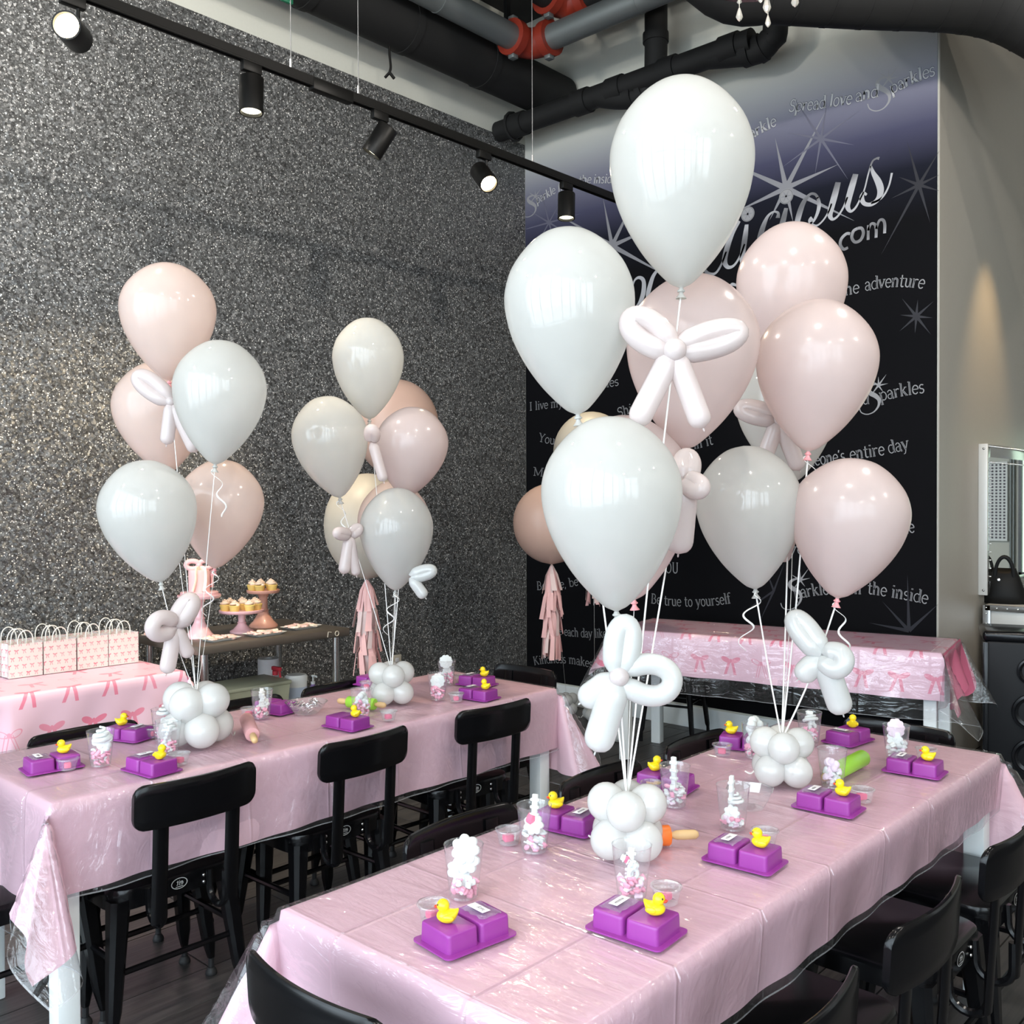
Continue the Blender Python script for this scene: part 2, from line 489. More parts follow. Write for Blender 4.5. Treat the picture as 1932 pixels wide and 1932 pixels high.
def glitter():
    m = bpy.data.materials.new('silver_black_glitter'); m.use_nodes = True
    nt = m.node_tree; b = nt.nodes['Principled BSDF']; L = nt.links.new
    tc = nt.nodes.new('ShaderNodeTexCoord')
    def vor(scale):
        v = nt.nodes.new('ShaderNodeTexVoronoi'); v.inputs['Scale'].default_value = scale
        L(tc.outputs['Object'], v.inputs['Vector'])
        sc = nt.nodes.new('ShaderNodeSeparateColor'); L(v.outputs['Color'], sc.inputs[0])
        return v, X(sc.outputs[0]), X(sc.outputs[1])
    X.nt = nt
    v, r, g = vor(190); v1, r1, g1 = vor(84); v2, r2, g2 = vor(34)
    cr = nt.nodes.new('ShaderNodeValToRGB'); e = cr.color_ramp.elements
    e[0].position = 0; e[0].color = (.060, .060, .060, 1)
    e[1].position = 1; e[1].color = (.8, .8, .78, 1)
    for p, c in ((.45, .085), (.72, .115), (.90, .17), (.97, .30)):
        q = cr.color_ramp.elements.new(p); q.color = (c, c * 1.01, c * 1.0, 1)
    L(r.s, cr.inputs[0])
    d1 = (r1 > .66) * (X(v1.outputs['Distance']) < (.16 + g1 * .24))
    d2 = (r2 > .83) * (X(v2.outputs['Distance']) < (.06 + g2 * .16))
    dot = d1.max(d2)
    mx = nt.nodes.new('ShaderNodeMixRGB'); mx.inputs[2].default_value = (.95, .93, .88, 1)
    L(dot.s, mx.inputs[0]); L(cr.outputs[0], mx.inputs[1]); L(mx.outputs[0], b.inputs['Base Color'])
    sub = nt.nodes.new('ShaderNodeVectorMath'); sub.operation = 'SUBTRACT'; sub.inputs[1].default_value = (.5, .5, .5)
    L(v1.outputs['Color'], sub.inputs[0])
    scl = nt.nodes.new('ShaderNodeVectorMath'); scl.operation = 'SCALE'; scl.inputs['Scale'].default_value = .8
    L(sub.outputs[0], scl.inputs[0])
    ge = nt.nodes.new('ShaderNodeNewGeometry')
    ad = nt.nodes.new('ShaderNodeVectorMath'); ad.operation = 'ADD'
    L(ge.outputs['Normal'], ad.inputs[0]); L(scl.outputs[0], ad.inputs[1])
    nm = nt.nodes.new('ShaderNodeVectorMath'); nm.operation = 'NORMALIZE'; L(ad.outputs[0], nm.inputs[0])
    L(nm.outputs[0], b.inputs['Normal'])
    b.inputs['Metallic'].default_value = .18
    b.inputs['Roughness'].default_value = .40
    return m
M['glitter'] = glitter()

def mural_mat():
    m = mat('mural_print', (.004, .004, .005), .7, spec=.05)
    nt = m.node_tree; b = nt.nodes['Principled BSDF']; L = nt.links.new
    tc = nt.nodes.new('ShaderNodeTexCoord'); sp = nt.nodes.new('ShaderNodeSeparateXYZ'); L(tc.outputs['Object'], sp.inputs[0])
    mr = nt.nodes.new('ShaderNodeMapRange'); mr.inputs[1].default_value = 3.0; mr.inputs[2].default_value = 4.3
    L(sp.outputs[2], mr.inputs[0])
    cr = nt.nodes.new('ShaderNodeValToRGB'); L(mr.outputs[0], cr.inputs[0])
    e = cr.color_ramp.elements
    e[0].position = .12; e[0].color = (.0045, .0045, .0055, 1)
    e[1].position = 1.0; e[1].color = (.56, .56, .50, 1)
    for p, c in ((.34, (.010, .011, .018)), (.52, (.055, .055, .095)), (.70, (.16, .16, .21)), (.86, (.37, .375, .38))):
        q = cr.color_ramp.elements.new(p); q.color = (*c, 1)
    L(cr.outputs[0], b.inputs['Base Color'])
    return m
M['mural'] = mural_mat()
M['letter_up'] = mat('chalk_lettering_bright', (.42, .42, .43), .6, spec=.1)
M['letter'] = mat('chalk_lettering', (.26, .26, .27), .6, spec=.2)
M['letter_halo'] = mat('lettering_shadow', (.10, .10, .13), .6, spec=.1)
M['letter_dark'] = mat('lettering_inline', (.05, .05, .06), .6, spec=.2)
def chrome_letter():
    m = mat('brushed_silver_print', (.42, .42, .44), .4)
    nt = m.node_tree; b = nt.nodes['Principled BSDF']; L = nt.links.new
    tc = nt.nodes.new('ShaderNodeTexCoord'); sp = nt.nodes.new('ShaderNodeSeparateXYZ'); L(tc.outputs['Object'], sp.inputs[0])
    wv = nt.nodes.new('ShaderNodeMath'); wv.operation = 'MULTIPLY_ADD'; wv.inputs[1].default_value = -.42; L(sp.outputs[0], wv.inputs[0]); L(sp.outputs[2], wv.inputs[2])
    sn = nt.nodes.new('ShaderNodeMath'); sn.operation = 'MULTIPLY'; sn.inputs[1].default_value = 15; L(wv.outputs[0], sn.inputs[0])
    s2 = nt.nodes.new('ShaderNodeMath'); s2.operation = 'SINE'; L(sn.outputs[0], s2.inputs[0])
    mr = nt.nodes.new('ShaderNodeMapRange'); mr.inputs[1].default_value = -1; mr.inputs[2].default_value = 1; L(s2.outputs[0], mr.inputs[0])
    cr = nt.nodes.new('ShaderNodeValToRGB'); L(mr.outputs[0], cr.inputs[0])
    cr.color_ramp.elements[0].color = (.10, .10, .11, 1); cr.color_ramp.elements[0].position = .0
    cr.color_ramp.elements[1].color = (.34, .34, .36, 1); cr.color_ramp.elements[1].position = .35
    L(cr.outputs[0], b.inputs['Base Color'])
    return m
M['bigletter'] = chrome_letter()
M['star'] = mat('silver_starburst_print', (.21, .21, .23), .6, spec=.2)
M['stardim'] = mat('dim_starburst_print', (.022, .022, .028), .5, spec=.2)
M['stardim2'] = mat('dim_starburst_print_grey', (.10, .10, .14), .45)

def plank_mat():
    m = mat('dark_oak_plank', (.06, .06, .06), .42)
    nt = m.node_tree; b = nt.nodes['Principled BSDF']; L = nt.links.new
    tc = nt.nodes.new('ShaderNodeTexCoord'); oi = nt.nodes.new('ShaderNodeObjectInfo')
    ad = nt.nodes.new('ShaderNodeVectorMath'); ad.operation = 'ADD'; L(tc.outputs['Object'], ad.inputs[0])
    cb = nt.nodes.new('ShaderNodeCombineXYZ'); mu = nt.nodes.new('ShaderNodeMath'); mu.operation = 'MULTIPLY'; mu.inputs[1].default_value = 37; L(oi.outputs['Random'], mu.inputs[0])
    L(mu.outputs[0], cb.inputs[0]); L(mu.outputs[0], cb.inputs[1]); L(cb.outputs[0], ad.inputs[1])
    mp = nt.nodes.new('ShaderNodeMapping'); mp.inputs['Scale'].default_value = (70, 3.0, 1); L(ad.outputs[0], mp.inputs[0])
    nz = nt.nodes.new('ShaderNodeTexNoise'); nz.inputs['Scale'].default_value = 1; nz.inputs['Detail'].default_value = 5; L(mp.outputs[0], nz.inputs['Vector'])
    cr = nt.nodes.new('ShaderNodeValToRGB'); L(nz.outputs[0], cr.inputs[0])
    cr.color_ramp.elements[0].position = .3; cr.color_ramp.elements[0].color = (.030, .029, .029, 1)
    cr.color_ramp.elements[1].position = .72; cr.color_ramp.elements[1].color = (.085, .078, .074, 1)
    hs = nt.nodes.new('ShaderNodeHueSaturation'); L(cr.outputs[0], hs.inputs['Color'])
    mr = nt.nodes.new('ShaderNodeMapRange'); mr.inputs[3].default_value = .75; mr.inputs[4].default_value = 1.25; L(oi.outputs['Random'], mr.inputs[0]); L(mr.outputs[0], hs.inputs['Value'])
    L(hs.outputs[0], b.inputs['Base Color'])
    bp = nt.nodes.new('ShaderNodeBump'); bp.inputs['Strength'].default_value = .25; bp.inputs['Distance'].default_value = .002; L(nz.outputs[0], bp.inputs['Height']); L(bp.outputs[0], b.inputs['Normal'])
    return m
M['plank'] = plank_mat()
M['under'] = mat('floor_underlay', (.02, .02, .02), .8)

# ------------------------------------------------------------------ the setting
XL, YB, XW, ZC = -5.0, 5.61, -1.889, 5.25
def struct(name, mb, m, parent=None, smooth=False):
    o = mb.build(name, m, parent, smooth)
    if parent is None: o['kind'] = 'structure'
    return o
floor = struct('floor', MB().box((-.15, 3.55, -.06), (9.9, 12.0, .1)), M['under'])
def plank_field():
    base = None
    W_, L_ = .19, 1.22
    rows = []
    x = -4.98; r = 0
    while x < .3:
        y = .25 - (r * .47 % L_)
        while y < 5.6:
            rows.append((x + W_ / 2, y + L_ / 2)); y += L_
        x += W_; r += 1
    for i in range(9):
        for j in range(2):
            rows.append((-1.79 + i * W_, 5.85 + j * L_ + (i % 3) * .3))
    for (cx, cy) in rows[:298]:
        if base is None:
            mb = MB()
            hx, hy = W_ / 2 - .0012, L_ / 2 - .0012
            mb.add([(-hx, -hy, -.009), (hx, -hy, -.009), (hx, hy, -.009), (-hx, hy, -.009),
                    (-hx + .0015, -hy + .0015, 0), (hx - .0015, -hy + .0015, 0), (hx - .0015, hy - .0015, 0), (-hx + .0015, hy - .0015, 0)],
                   [(4, 5, 6, 7), (0, 1, 5, 4), (1, 2, 6, 5), (2, 3, 7, 6), (3, 0, 4, 7)])
            base = mb.build('plank', M['plank'], floor, False); o = base
        else:
            o = base.copy(); COL.objects.link(o)
        o.location = (cx, cy, 0)
plank_field()
struct('ceiling', MB().box((-.15, 3.55, ZC + .05), (9.9, 12.0, .1)), M['ceil'])
wall_left = struct('wall_left', MB().box((XL - .05, 3.55, ZC / 2), (.1, 12.0, ZC)), M['wall'])
MB().box((XL + .003, 1.66, 2.155), (.006, 7.88, 4.31)).build('wallpaper', M['glitter'], wall_left, False)
wall_back = struct('wall_back', MB().box(((XL + XW) / 2, YB + .075, ZC / 2), (XW - XL, .15, ZC)), M['wall'])
mural = MB().box(((XL + XW) / 2, YB - .003, 2.25), (XW - XL - .012, .006, 4.19)).build('mural', M['mural'], wall_back, False)
struct('wall_right', MB().box((XW - .075, 7.6, ZC / 2), (.15, 3.83, ZC)), M['beige'])
struct('trim_1', MB().box((XW + .004, YB + .06, ZC / 2), (.008, .13, ZC)), M['beige'])
struct('baseboard_back', MB().rbox(((XL + XW) / 2, YB - .009, .073), (XW - XL, .018, .146), .004), M['base_white'])
struct('baseboard_left', MB().rbox((XL + .009, 2.9, .073), (.018, 5.4, .146), .004), M['base_white'])
# far side of the room (seen only in the mirror)
wall_far = struct('wall_far', MB().box((1.3, 9.5, ZC / 2), (6.4, .1, ZC)), M['wall'])
struct('wall_side', MB().box((4.75, 5.5, ZC / 2), (.1, 8.0, ZC)), M['beige'])
# shopfront behind the photographer: head, sill, mullions and panes
SY = -2.3
struct('wall_front', MB().box((-.1, SY, .06), (9.8, .12, .12)).box((-.1, SY, 4.85), (9.8, .12, .8)), M['wall'])
n = 0
for i in range(7):
    x0 = -4.95 + i * 1.386
    n += 1
    f_ = MB()
    for xx in (x0 + .03, x0 + 1.356): f_.box((xx, SY, 2.28), (.06, .1, 4.3))
    for zz in (.15, 2.75, 4.42): f_.box((x0 + .693, SY, zz), (1.27, .1, .06))
    wobj = struct('window_%d' % n, f_, M['frame_grey'])
    MB().box((x0 + .693, SY, 2.28), (1.27, .006, 4.2)).build('pane', M['gasglass'], wobj, False)
ea = MB()
ea.box((4.75, -.4, .35), (.12, 3.8, .7)); ea.box((4.75, -.4, 4.75), (.12, 3.8, 1.0)); ea.box((4.75, 1.1, 2.4), (.12, 1.0, 4.6))
struct('wall_east', ea, M['wall'])
for i in range(2):
    y0 = -2.2 + i * 1.38
    n += 1
    f_ = MB()
    for yy in (y0 + .04, y0 + 1.34): f_.box((4.75, yy, 2.4), (.1, .08, 3.6))
    for zz in (.72, 2.7, 4.2): f_.box((4.75, y0 + .69, zz), (.1, 1.22, .08))
    wobj = struct('window_%d' % n, f_, M['frame_grey'])
    MB().box((4.75, y0 + .69, 2.45), (.006, 1.22, 3.4)).build('pane', M['gasglass'], wobj, False)
struct('ground', MB().box((0, -9, -.3), (60, 10.0, .1)), M['street'])

# ------------------------------------------------------------------ mural print: flat ribbons of ink on the wall
def mur(px, py): 
    p = at_y(px, py, YB - .006); return (p.x, p.z)
def ribbon2d(mb, pts, ws, yoff=0.0, mi=0):
    n = len(pts); L_ = []; R_ = []
    for i in range(n):
        a = pts[max(i - 1, 0)]; b = pts[min(i + 1, n - 1)]
        dx, dz = b[0] - a[0], b[1] - a[1]; l = math.hypot(dx, dz) or 1e-9
        nx, nz = -dz / l, dx / l
        w_ = ws[i] / 2
        L_.append((pts[i][0] + nx * w_, YB - .0064 - yoff, pts[i][1] + nz * w_)); R_.append((pts[i][0] - nx * w_, YB - .0064 - yoff, pts[i][1] - nz * w_))
    mb.add(L_ + R_, [(i, n + i, n + i + 1, i + 1) for i in range(n - 1)], mi)
def disc2d(mb, c, r, yoff=0.0, seg=20, mi=0):
    mb.add([(c[0] + r * math.cos(2 * PI * i / seg), YB - .0064 - yoff, c[1] + r * math.sin(2 * PI * i / seg)) for i in range(seg)], [tuple(range(seg))], mi)
T, N = .20, .095
def arc(cx, cy, rx, ry, a0, a1, n=12):
    return [(cx + rx * math.cos(rad(a0 + (a1 - a0) * i / n)), cy + ry * math.sin(rad(a0 + (a1 - a0) * i / n))) for i in range(n + 1)]
def sf(x, y, l=.15, r=.15): return ([(x - l, y), (x + r, y)], N)
G = {
 'a': (.85, [(arc(.36, .28, .27, .28, 0, 360), N), ([(.62, .75), (.62, .1), (.70, .02), (.82, .04)], T), (arc(.37, .72, .25, .28, 0, 165), N)]),
 'b': (.95, [([(.18, 0), (.18, 1.5)], T), (arc(.5, .48, .34, .48, 0, 360, 18), .1), sf(.1, 1.5, .12, .05)]),
 'c': (.8, [(arc(.45, .5, .34, .49, 45, 315, 16), .12)]),
 'd': (.95, [([(.75, 0), (.75, 1.5)], T), (arc(.42, .48, .34, .48, 0, 360, 18), .1), sf(.67, 1.5, .12, .05), sf(.83, .03, .05, .12)]),
 'e': (.82, [(arc(.43, .5, .34, .49, 5, 318, 18), .12), ([(.1, .54), (.76, .54)], N)]),
 'f': (.62, [([(.25, .03), (.25, 1.2)], T), (arc(.5, 1.2, .25, .28, 180, 40, 8), N), ([(.02, .97), (.52, .97)], N), sf(.25, .03, .2, .2)]),
 'h': (1.0, [([(.2, .03), (.2, 1.5)], T), ([(.2, .6)] + arc(.48, .66, .27, .32, 150, 0, 8) + [(.75, .03)], T), sf(.2, .03), sf(.75, .03), sf(.12, 1.5, .1, .05)]),
 'i': (.5, [([(.25, .03), (.25, .97)], T), ([(.25, 1.28), (.25, 1.45)], T), sf(.25, .03), sf(.17, .97, .1, .05)]),
 'k': (.95, [([(.2, .03), (.2, 1.5)], T), ([(.2, .42), (.68, .97)], N), ([(.38, .6), (.78, .03)], T), sf(.2, .03), sf(.78, .03), sf(.68, .97), sf(.12, 1.5, .1, .05)]),
 'l': (.5, [([(.25, .03), (.25, 1.5)], T), sf(.25, .03), sf(.17, 1.5, .1, .05)]),
 'm': (1.5, [([(.2, .03), (.2, .97)], T), ([(.2, .6)] + arc(.46, .66, .26, .32, 150, 0, 8) + [(.72, .03)], T), ([(.72, .6)] + arc(.98, .66, .26, .32, 150, 0, 8) + [(1.24, .03)], T), sf(.2, .03), sf(.72, .03), sf(1.24, .03), sf(.12, .97, .1, .05)]),
 'n': (1.0, [([(.2, .03), (.2, .97)], T), ([(.2, .6)] + arc(.48, .66, .27, .32, 150, 0, 8) + [(.75, .03)], T), sf(.2, .03), sf(.75, .03), sf(.12, .97, .1, .05)]),
 'o': (.88, [(arc(.44, .5, .34, .49, 0, 360, 20), .12)]),
 'p': (.95, [([(.2, -.45), (.2, .97)], T), (arc(.52, .5, .34, .48, 0, 360, 18), .1), sf(.2, -.45), sf(.12, .97, .1, .05)]),
 'r': (.75, [([(.2, .03), (.2, .97)], T), ([(.2, .55)] + arc(.5, .62, .26, .33, 140, 50, 6), .12), sf(.2, .03), sf(.12, .97, .1, .05)]),
 's': (.72, [(arc(.36, .74, .24, .24, 40, 250, 10) + arc(.34, .26, .26, .25, 80, -150, 12), .12)]),
 't': (.65, [([(.28, 1.35), (.28, .25)] + arc(.46, .22, .18, .2, 180, 320, 6), .14), ([(.04, .97), (.58, .97)], N)]),
 'u': (1.0, [([(.2, .97), (.2, .35)] + arc(.46, .32, .26, .3, 180, 330, 8), .14), ([(.75, .97), (.75, .03)], T), sf(.12, .97, .1, .05), sf(.67, .97, .1, .05), sf(.83, .03, .05, .1)]),
 'v': (.85, [([(.12, .97), (.42, .02)], T), ([(.42, .02), (.74, .97)], N), sf(.12, .97), sf(.74, .97)]),
 'w': (1.2, [([(.12, .97), (.36, .02)], T), ([(.36, .02), (.6, .9)], N), ([(.6, .9), (.82, .02)], T), ([(.82, .02), (1.08, .97)], N), sf(.12, .97), sf(1.08, .97)]),
 'y': (.9, [([(.12, .97), (.45, .05)], T), ([(.8, .97), (.45, .05), (.3, -.38), (.1, -.42)], N), sf(.12, .97), sf(.8, .97)]),
 'S': (.95, [(arc(.48, 1.08, .32, .36, 35, 255, 10) + arc(.46, .38, .36, .36, 75, -160, 12), .15), ([(.8, 1.1), (.8, 1.45)], N)]),
 'Y': (1.15, [([(.15, 1.45), (.58, .7)], T), ([(1.0, 1.45), (.58, .7)], N), ([(.58, .7), (.58, .03)], T), sf(.15, 1.45), sf(1.0, 1.45), sf(.58, .03, .2, .2)]),
 'M': (1.5, [([(.2, .03), (.2, 1.45)], N), ([(.2, 1.45), (.7, .1)], T), ([(.7, .1), (1.22, 1.45)], N), ([(1.22, 1.45), (1.22, .03)], T), sf(.2, .03), sf(1.22, .03), sf(.12, 1.45), sf(1.3, 1.45)]),
 'K': (1.25, [([(.22, .03), (.22, 1.45)], T), ([(.22, .6), (.9, 1.45)], N), ([(.45, .85), (1.0, .03)], T), sf(.22, .03), sf(.22, 1.45), sf(.9, 1.45), sf(1.0, .03)]),
 'B': (1.1, [([(.22, .03), (.22, 1.45)], T), ([(.22, 1.45)] + arc(.5, 1.1, .3, .34, 90, -90, 8) + [(.22, .76)], .11), ([(.22, .76)] + arc(.55, .4, .36, .37, 90, -90, 8) + [(.22, .03)], .12), sf(.15, .03, .1, .1), sf(.15, 1.45, .1, .1)]),
 'I': (.65, [([(.3, .03), (.3, 1.45)], T), sf(.3, .03, .2, .2), sf(.3, 1.45, .2, .2)]),
 'O': (1.2, [(arc(.6, .73, .46, .72, 0, 360, 22), .13)]),
 'U': (1.25, [([(.25, 1.45), (.25, .5)] + arc(.6, .45, .35, .42, 180, 360, 10) + [(.95, 1.45)], .14), sf(.25, 1.45), sf(.95, 1.45)]),
 ',': (.4, [([(.2, .1), (.12, -.25)], .14)]),
 "'": (.35, [([(.2, 1.45), (.12, 1.15)], .14)]),
 '.': (.4, [([(.2, 0), (.2, .16)], .16)]),
}
def phrase(text, p0, p1, xh, sag=0.0, m=None, skipink=False, parent=None):
    """lay a phrase along the line p0->p1 (image points of its baseline ends), x-height xh metres"""
    a = mur(*p0); b = mur(*p1)
    tot = sum(.55 if c == ' ' else G[c][0] for c in text)
    L_ = math.hypot(b[0] - a[0], b[1] - a[1])
    ux, uz = (b[0] - a[0]) / L_, (b[1] - a[1]) / L_
    k = L_ / tot
    up = b[1] > 3.3
    mb = MB(); adv = 0.0
    def place(x, y):
        s_ = (adv + x) * k; t = s_ / L_
        off = sag * 4 * t * (1 - t) * L_; sl = sag * 4 * (1 - 2 * t)
        yy = y * xh
        bx, bz = a[0] + ux * s_ - uz * off, a[1] + uz * s_ + ux * off
        tx, tz = ux - uz * sl, uz + ux * sl; l = math.hypot(tx, tz); tx /= l; tz /= l
        return (bx - tz * yy, bz + tx * yy)
    for c in text:
        if c == ' ': adv += .55; continue
        g = G[c]
        for pts, w_ in g[1]:
            pp = []
            for i in range(len(pts) - 1):
                pp.append(pts[i])
            pp.append(pts[-1])
            P_ = [place(*q) for q in pp]
            ribbon2d(mb, P_, [w_ * xh * (1.25 if up else 1)] * len(P_), .0006 if up else 0)
            if up: ribbon2d(mb, P_, [(w_ + .16) * xh] * len(P_), 0, 1)
            if w_ >= T and not skipink and not up:
                ribbon2d(mb, P_, [w_ * xh * .36] * len(P_), .0006, 1)
        adv += g[0]
    return mb.build('lettering', [m or (M['letter_up'] if up else M['letter']), M['letter_halo'] if up else M['letter_dark']], parent or mural, False)
def star(c, tips, w0, m, yoff=.0004):
    mb = MB(); C_ = mur(*c)
    for t in tips:
        P_ = mur(*t)
        n_ = 5
        pts = [(C_[0] + (P_[0] - C_[0]) * i / n_, C_[1] + (P_[1] - C_[1]) * i / n_) for i in range(n_ + 1)]
        ribbon2d(mb, pts, [w0 * (1 - i / n_) + .0006 for i in range(n_ + 1)], yoff + .00012 * tips.index(t))
    return mb.build('starburst', m, mural, False)
def sz(z, cx, cy, ox, oy): return [(ox + x / z, oy + y / z) for x, y in zip(cx, cy)]
def zz(lst, z, ox, oy): return [(ox + p[0] / z, oy + p[1] / z) for p in lst]
star((1483, 355), zz([(350, 870), (820, 610), (930, 1110), (-150, 1060), (1070, 1625), (-20, 1550), (300, 1620), (515, 1640)], 4.83, 1390, 80), .035, M['star'])
star((1154.8, 463.8), [(1138, 374), (1210, 350), (1235, 428), (1048, 402), (1262, 522), (1075, 490), (1125, 545), (1170, 560)], .035, M['star'])
def dimstar(c, r, w0, m, rot=12):
    tips = []
    for i in range(8):
        a = rad(rot + 45 * i); q = r * (1 if i % 2 else .72)
        tips.append((c[0] + q * math.cos(a), c[1] + q * math.sin(a) * 1.05))
    star(c, tips, w0 * .6, m, .0002)
dimstar((1549, 262), 88, .028, M['stardim2'], 10)
dimstar((1036, 420), 62, .024, M['stardim2'], 30)
dimstar((1729, 597), 42, .03, M['stardim'], 5)
star((1734, 349), [(1712, 268), (1772, 285), (1772, 330), (1696, 334), (1772, 360), (1681, 375), (1663, 480), (1755, 420)], .020, M['stardim'], .0002)
star((1715, 1190), [(1712, 1085), (1665, 1135), (1770, 1140), (1640, 1175)], .022, M['stardim'], .0002)
star((1460, 1115), [(1430, 1180), (1440, 1060), (1480, 1062), (1395, 1160)], .014, M['stardim'], .0002)
# chalk phrases: (text, baseline start px, baseline end px, x-height m, sag)
for a in (
    ('parkle', (1013, 385), (1049, 364), .044, 0), ('from', (1053, 362), (1083, 352), .044, 0), ('the', (1092, 349), (1115, 346), .044, .02), ('inside', (1119, 346), (1162, 345), .044, 0),
    ('arkle', (1416, 262), (1466, 236), .050, 0),
    ('Spread', (1487, 211), (1558, 203), .050, -.02), ('love', (1564, 202), (1607, 196), .050, 0), ('and', (1614, 193), (1657, 183), .050, .02), ('parkles', (1682, 178), (1765, 142), .050, .03),
    ('the', (1584, 560), (1622, 552), .050, 0), ('adventure', (1632, 549), (1742, 545), .050, .05),
    ('les', (1144, 731), (1168, 727), .044, 0),
    ('I live my', (999, 775), (1062, 767), .044, 0), ('Shine', (1166, 787), (1215, 770), .044, 0),
    ('You are', (1015, 832), (1080, 841), .044, -.03), ('Make', (1006, 897), (1060, 903), .044, 0),
    ('you had in it', (1235, 857), (1346, 838), .047, -.03),
    ('parkles', (1661, 757), (1745, 741), .050, .02), ('and', (1605, 765), (1640, 762), .050, 0),
    ('someone\'s', (1500, 884), (1596, 870), .050, 0), ('entire', (1604, 868), (1670, 858), .050, 0), ('day', (1677, 856), (1716, 847), .050, 0),
    ('one', (1690, 1010), (1727, 1004), .050, 0), ('you', (1487, 1047), (1540, 1045), .050, 0),
    ('YOU', (1243, 1080), (1281, 1082), .050, 0),
    ('Be true to yourself', (1228, 1138), (1380, 1138), .047, -.035),
    ('parkle from', (1500, 1130), (1626, 1121), .050, .03), ('the inside', (1636, 1120), (1750, 1140), .050, .01),
    ('Believe, be', (1013, 1113), (1092, 1104), .044, -.02), ('live each day like', (1040, 1195), (1145, 1203), .044, -.02),
    ('Kindness makes you', (1008, 1255), (1150, 1272), .044, .06), ('shine', (1280, 1305), (1340, 1306), .044, 0)):
    phrase(*a)
# flourished capital S with a small starburst, four times
def bigS(cx, cy, h):
    pts = [(.55, .62), (.42, .72), (.18, .66), (.06, .5), (.16, .34), (.38, .22), (.52, .06), (.50, -.2), (.30, -.45), (.02, -.55), (-.22, -.47), (-.30, -.28)]
    sp_ = spline([Vector((p[0], p[1], 0)) for p in pts], 4)
    P_ = [mur(cx + q.x * h, cy - q.y * h) for q in sp_]
    n_ = len(P_)
    mb = MB(); ribbon2d(mb, P_, [.006 + .022 * math.sin(PI * min(1, i / n_ * 1.3)) ** 2 for i in range(n_)], .0004)
    mb.build('flourished_letter', M['letter'], mural, False)
    sx, sy = cx + .5 * h, cy - .66 * h
    star((sx, sy), [(sx - 22 * h / 60, sy - 14 * h / 60), (sx, sy - 22 * h / 60), (sx + 20 * h / 60, sy - 28 * h / 60), (sx + 24 * h / 60, sy - 5 * h / 60), (sx - 20 * h / 60, sy + 26 * h / 60), (sx + 12 * h / 60, sy + 16 * h / 60)], .012, M['letter'], .0008)
bigS(1652, 182, 50); bigS(994, 392, 32); bigS(1635, 757, 45); bigS(1487, 1125, 46)
# large script wordmark: strokes traced on the wall plane
def script(strokes, z, ox, oy, name='script_lettering', wk=1.0):
    mb = MB()
    for st in strokes:
        sp_ = spline([Vector((q[0], q[1], q[2])) for q in st], 5)
        P_ = [mur(ox + q.x / z, oy + q.y / z) for q in sp_]
        ribbon2d(mb, P_, [max(q.z, 3) / z / FPX * 5.6 * 1.02 * wk for q in sp_], .0012)
    return mb.build(name, M['bigletter'], mural, False)
script([
    [(375, 1600, 46), (378, 1555, 26), (335, 1545, 18), (285, 1585, 30), (245, 1670, 52), (215, 1770, 60), (200, 1870, 55), (230, 1930, 30)],
    [(92, 1660, 40), (78, 1770, 58), (58, 1900, 58), (50, 1990, 50), (80, 2040, 30), (140, 2000, 18)],
    [(452, 1510, 40), (430, 1600, 56), (405, 1700, 58), (395, 1790, 40)],
    [(742, 1420, 26), (715, 1385, 24), (670, 1385, 26), (615, 1450, 46), (575, 1550, 58), (550, 1660, 52), (560, 1730, 30)],
    [(738, 1410, 26), (752, 1480, 38), (735, 1560, 32), (700, 1630, 22), (668, 1650, 18)],
    [(690, 1600, 44), (670, 1625, 40), (690, 1662, 26), (735, 1668, 18), (790, 1620, 16), (840, 1540, 16), (865, 1470, 16)],
    [(925, 1275, 52), (895, 1390, 62), (862, 1510, 60), (852, 1580, 46), (878, 1612, 26), (925, 1580, 20), (975, 1500, 18), (1010, 1410, 18)],
    [(1085, 1200, 52), (1052, 1310, 62), (1020, 1430, 60), (1012, 1500, 46), (1040, 1540, 26), (1085, 1505, 20), (1125, 1430, 16), (1165, 1340, 14), (1200, 1200, 14), (1235, 1090, 16), (1275, 1058, 18), (1300, 1058, 28)],
    [(1222, 1125, 18), (1245, 1190, 36), (1290, 1270, 58), (1312, 1350, 60), (1290, 1425, 46), (1230, 1475, 36), (1165, 1470, 36), (1140, 1420, 44), (1155, 1375, 30), (1185, 1390, 20)],
    [(1225, 1465, 20), (1290, 1440, 20), (1345, 1390, 18), (1390, 1300, 16), (1415, 1190, 20)],
], 4.83, 1390, 80)
script([
    [(845, 300, 26), (800, 380, 36), (765, 480, 44), (750, 560, 42), (770, 600, 28), (810, 590, 18), (850, 530, 16), (880, 450, 14)],
    [(610, 600, 26), (640, 640, 24), (690, 640, 18), (730, 580, 16), (760, 500, 14)],
    [(150, 730, 14), (165, 685, 16), (195, 668, 24), (222, 690, 34), (222, 760, 42), (200, 830, 36), (170, 870, 24)],
    [(320, 610, 20), (285, 660, 32), (262, 730, 40), (250, 790, 36), (262, 840, 26)],
    [(785, 725, 16), (800, 712, 22), (830, 720, 16)],
], 3.45, 1150, 330)
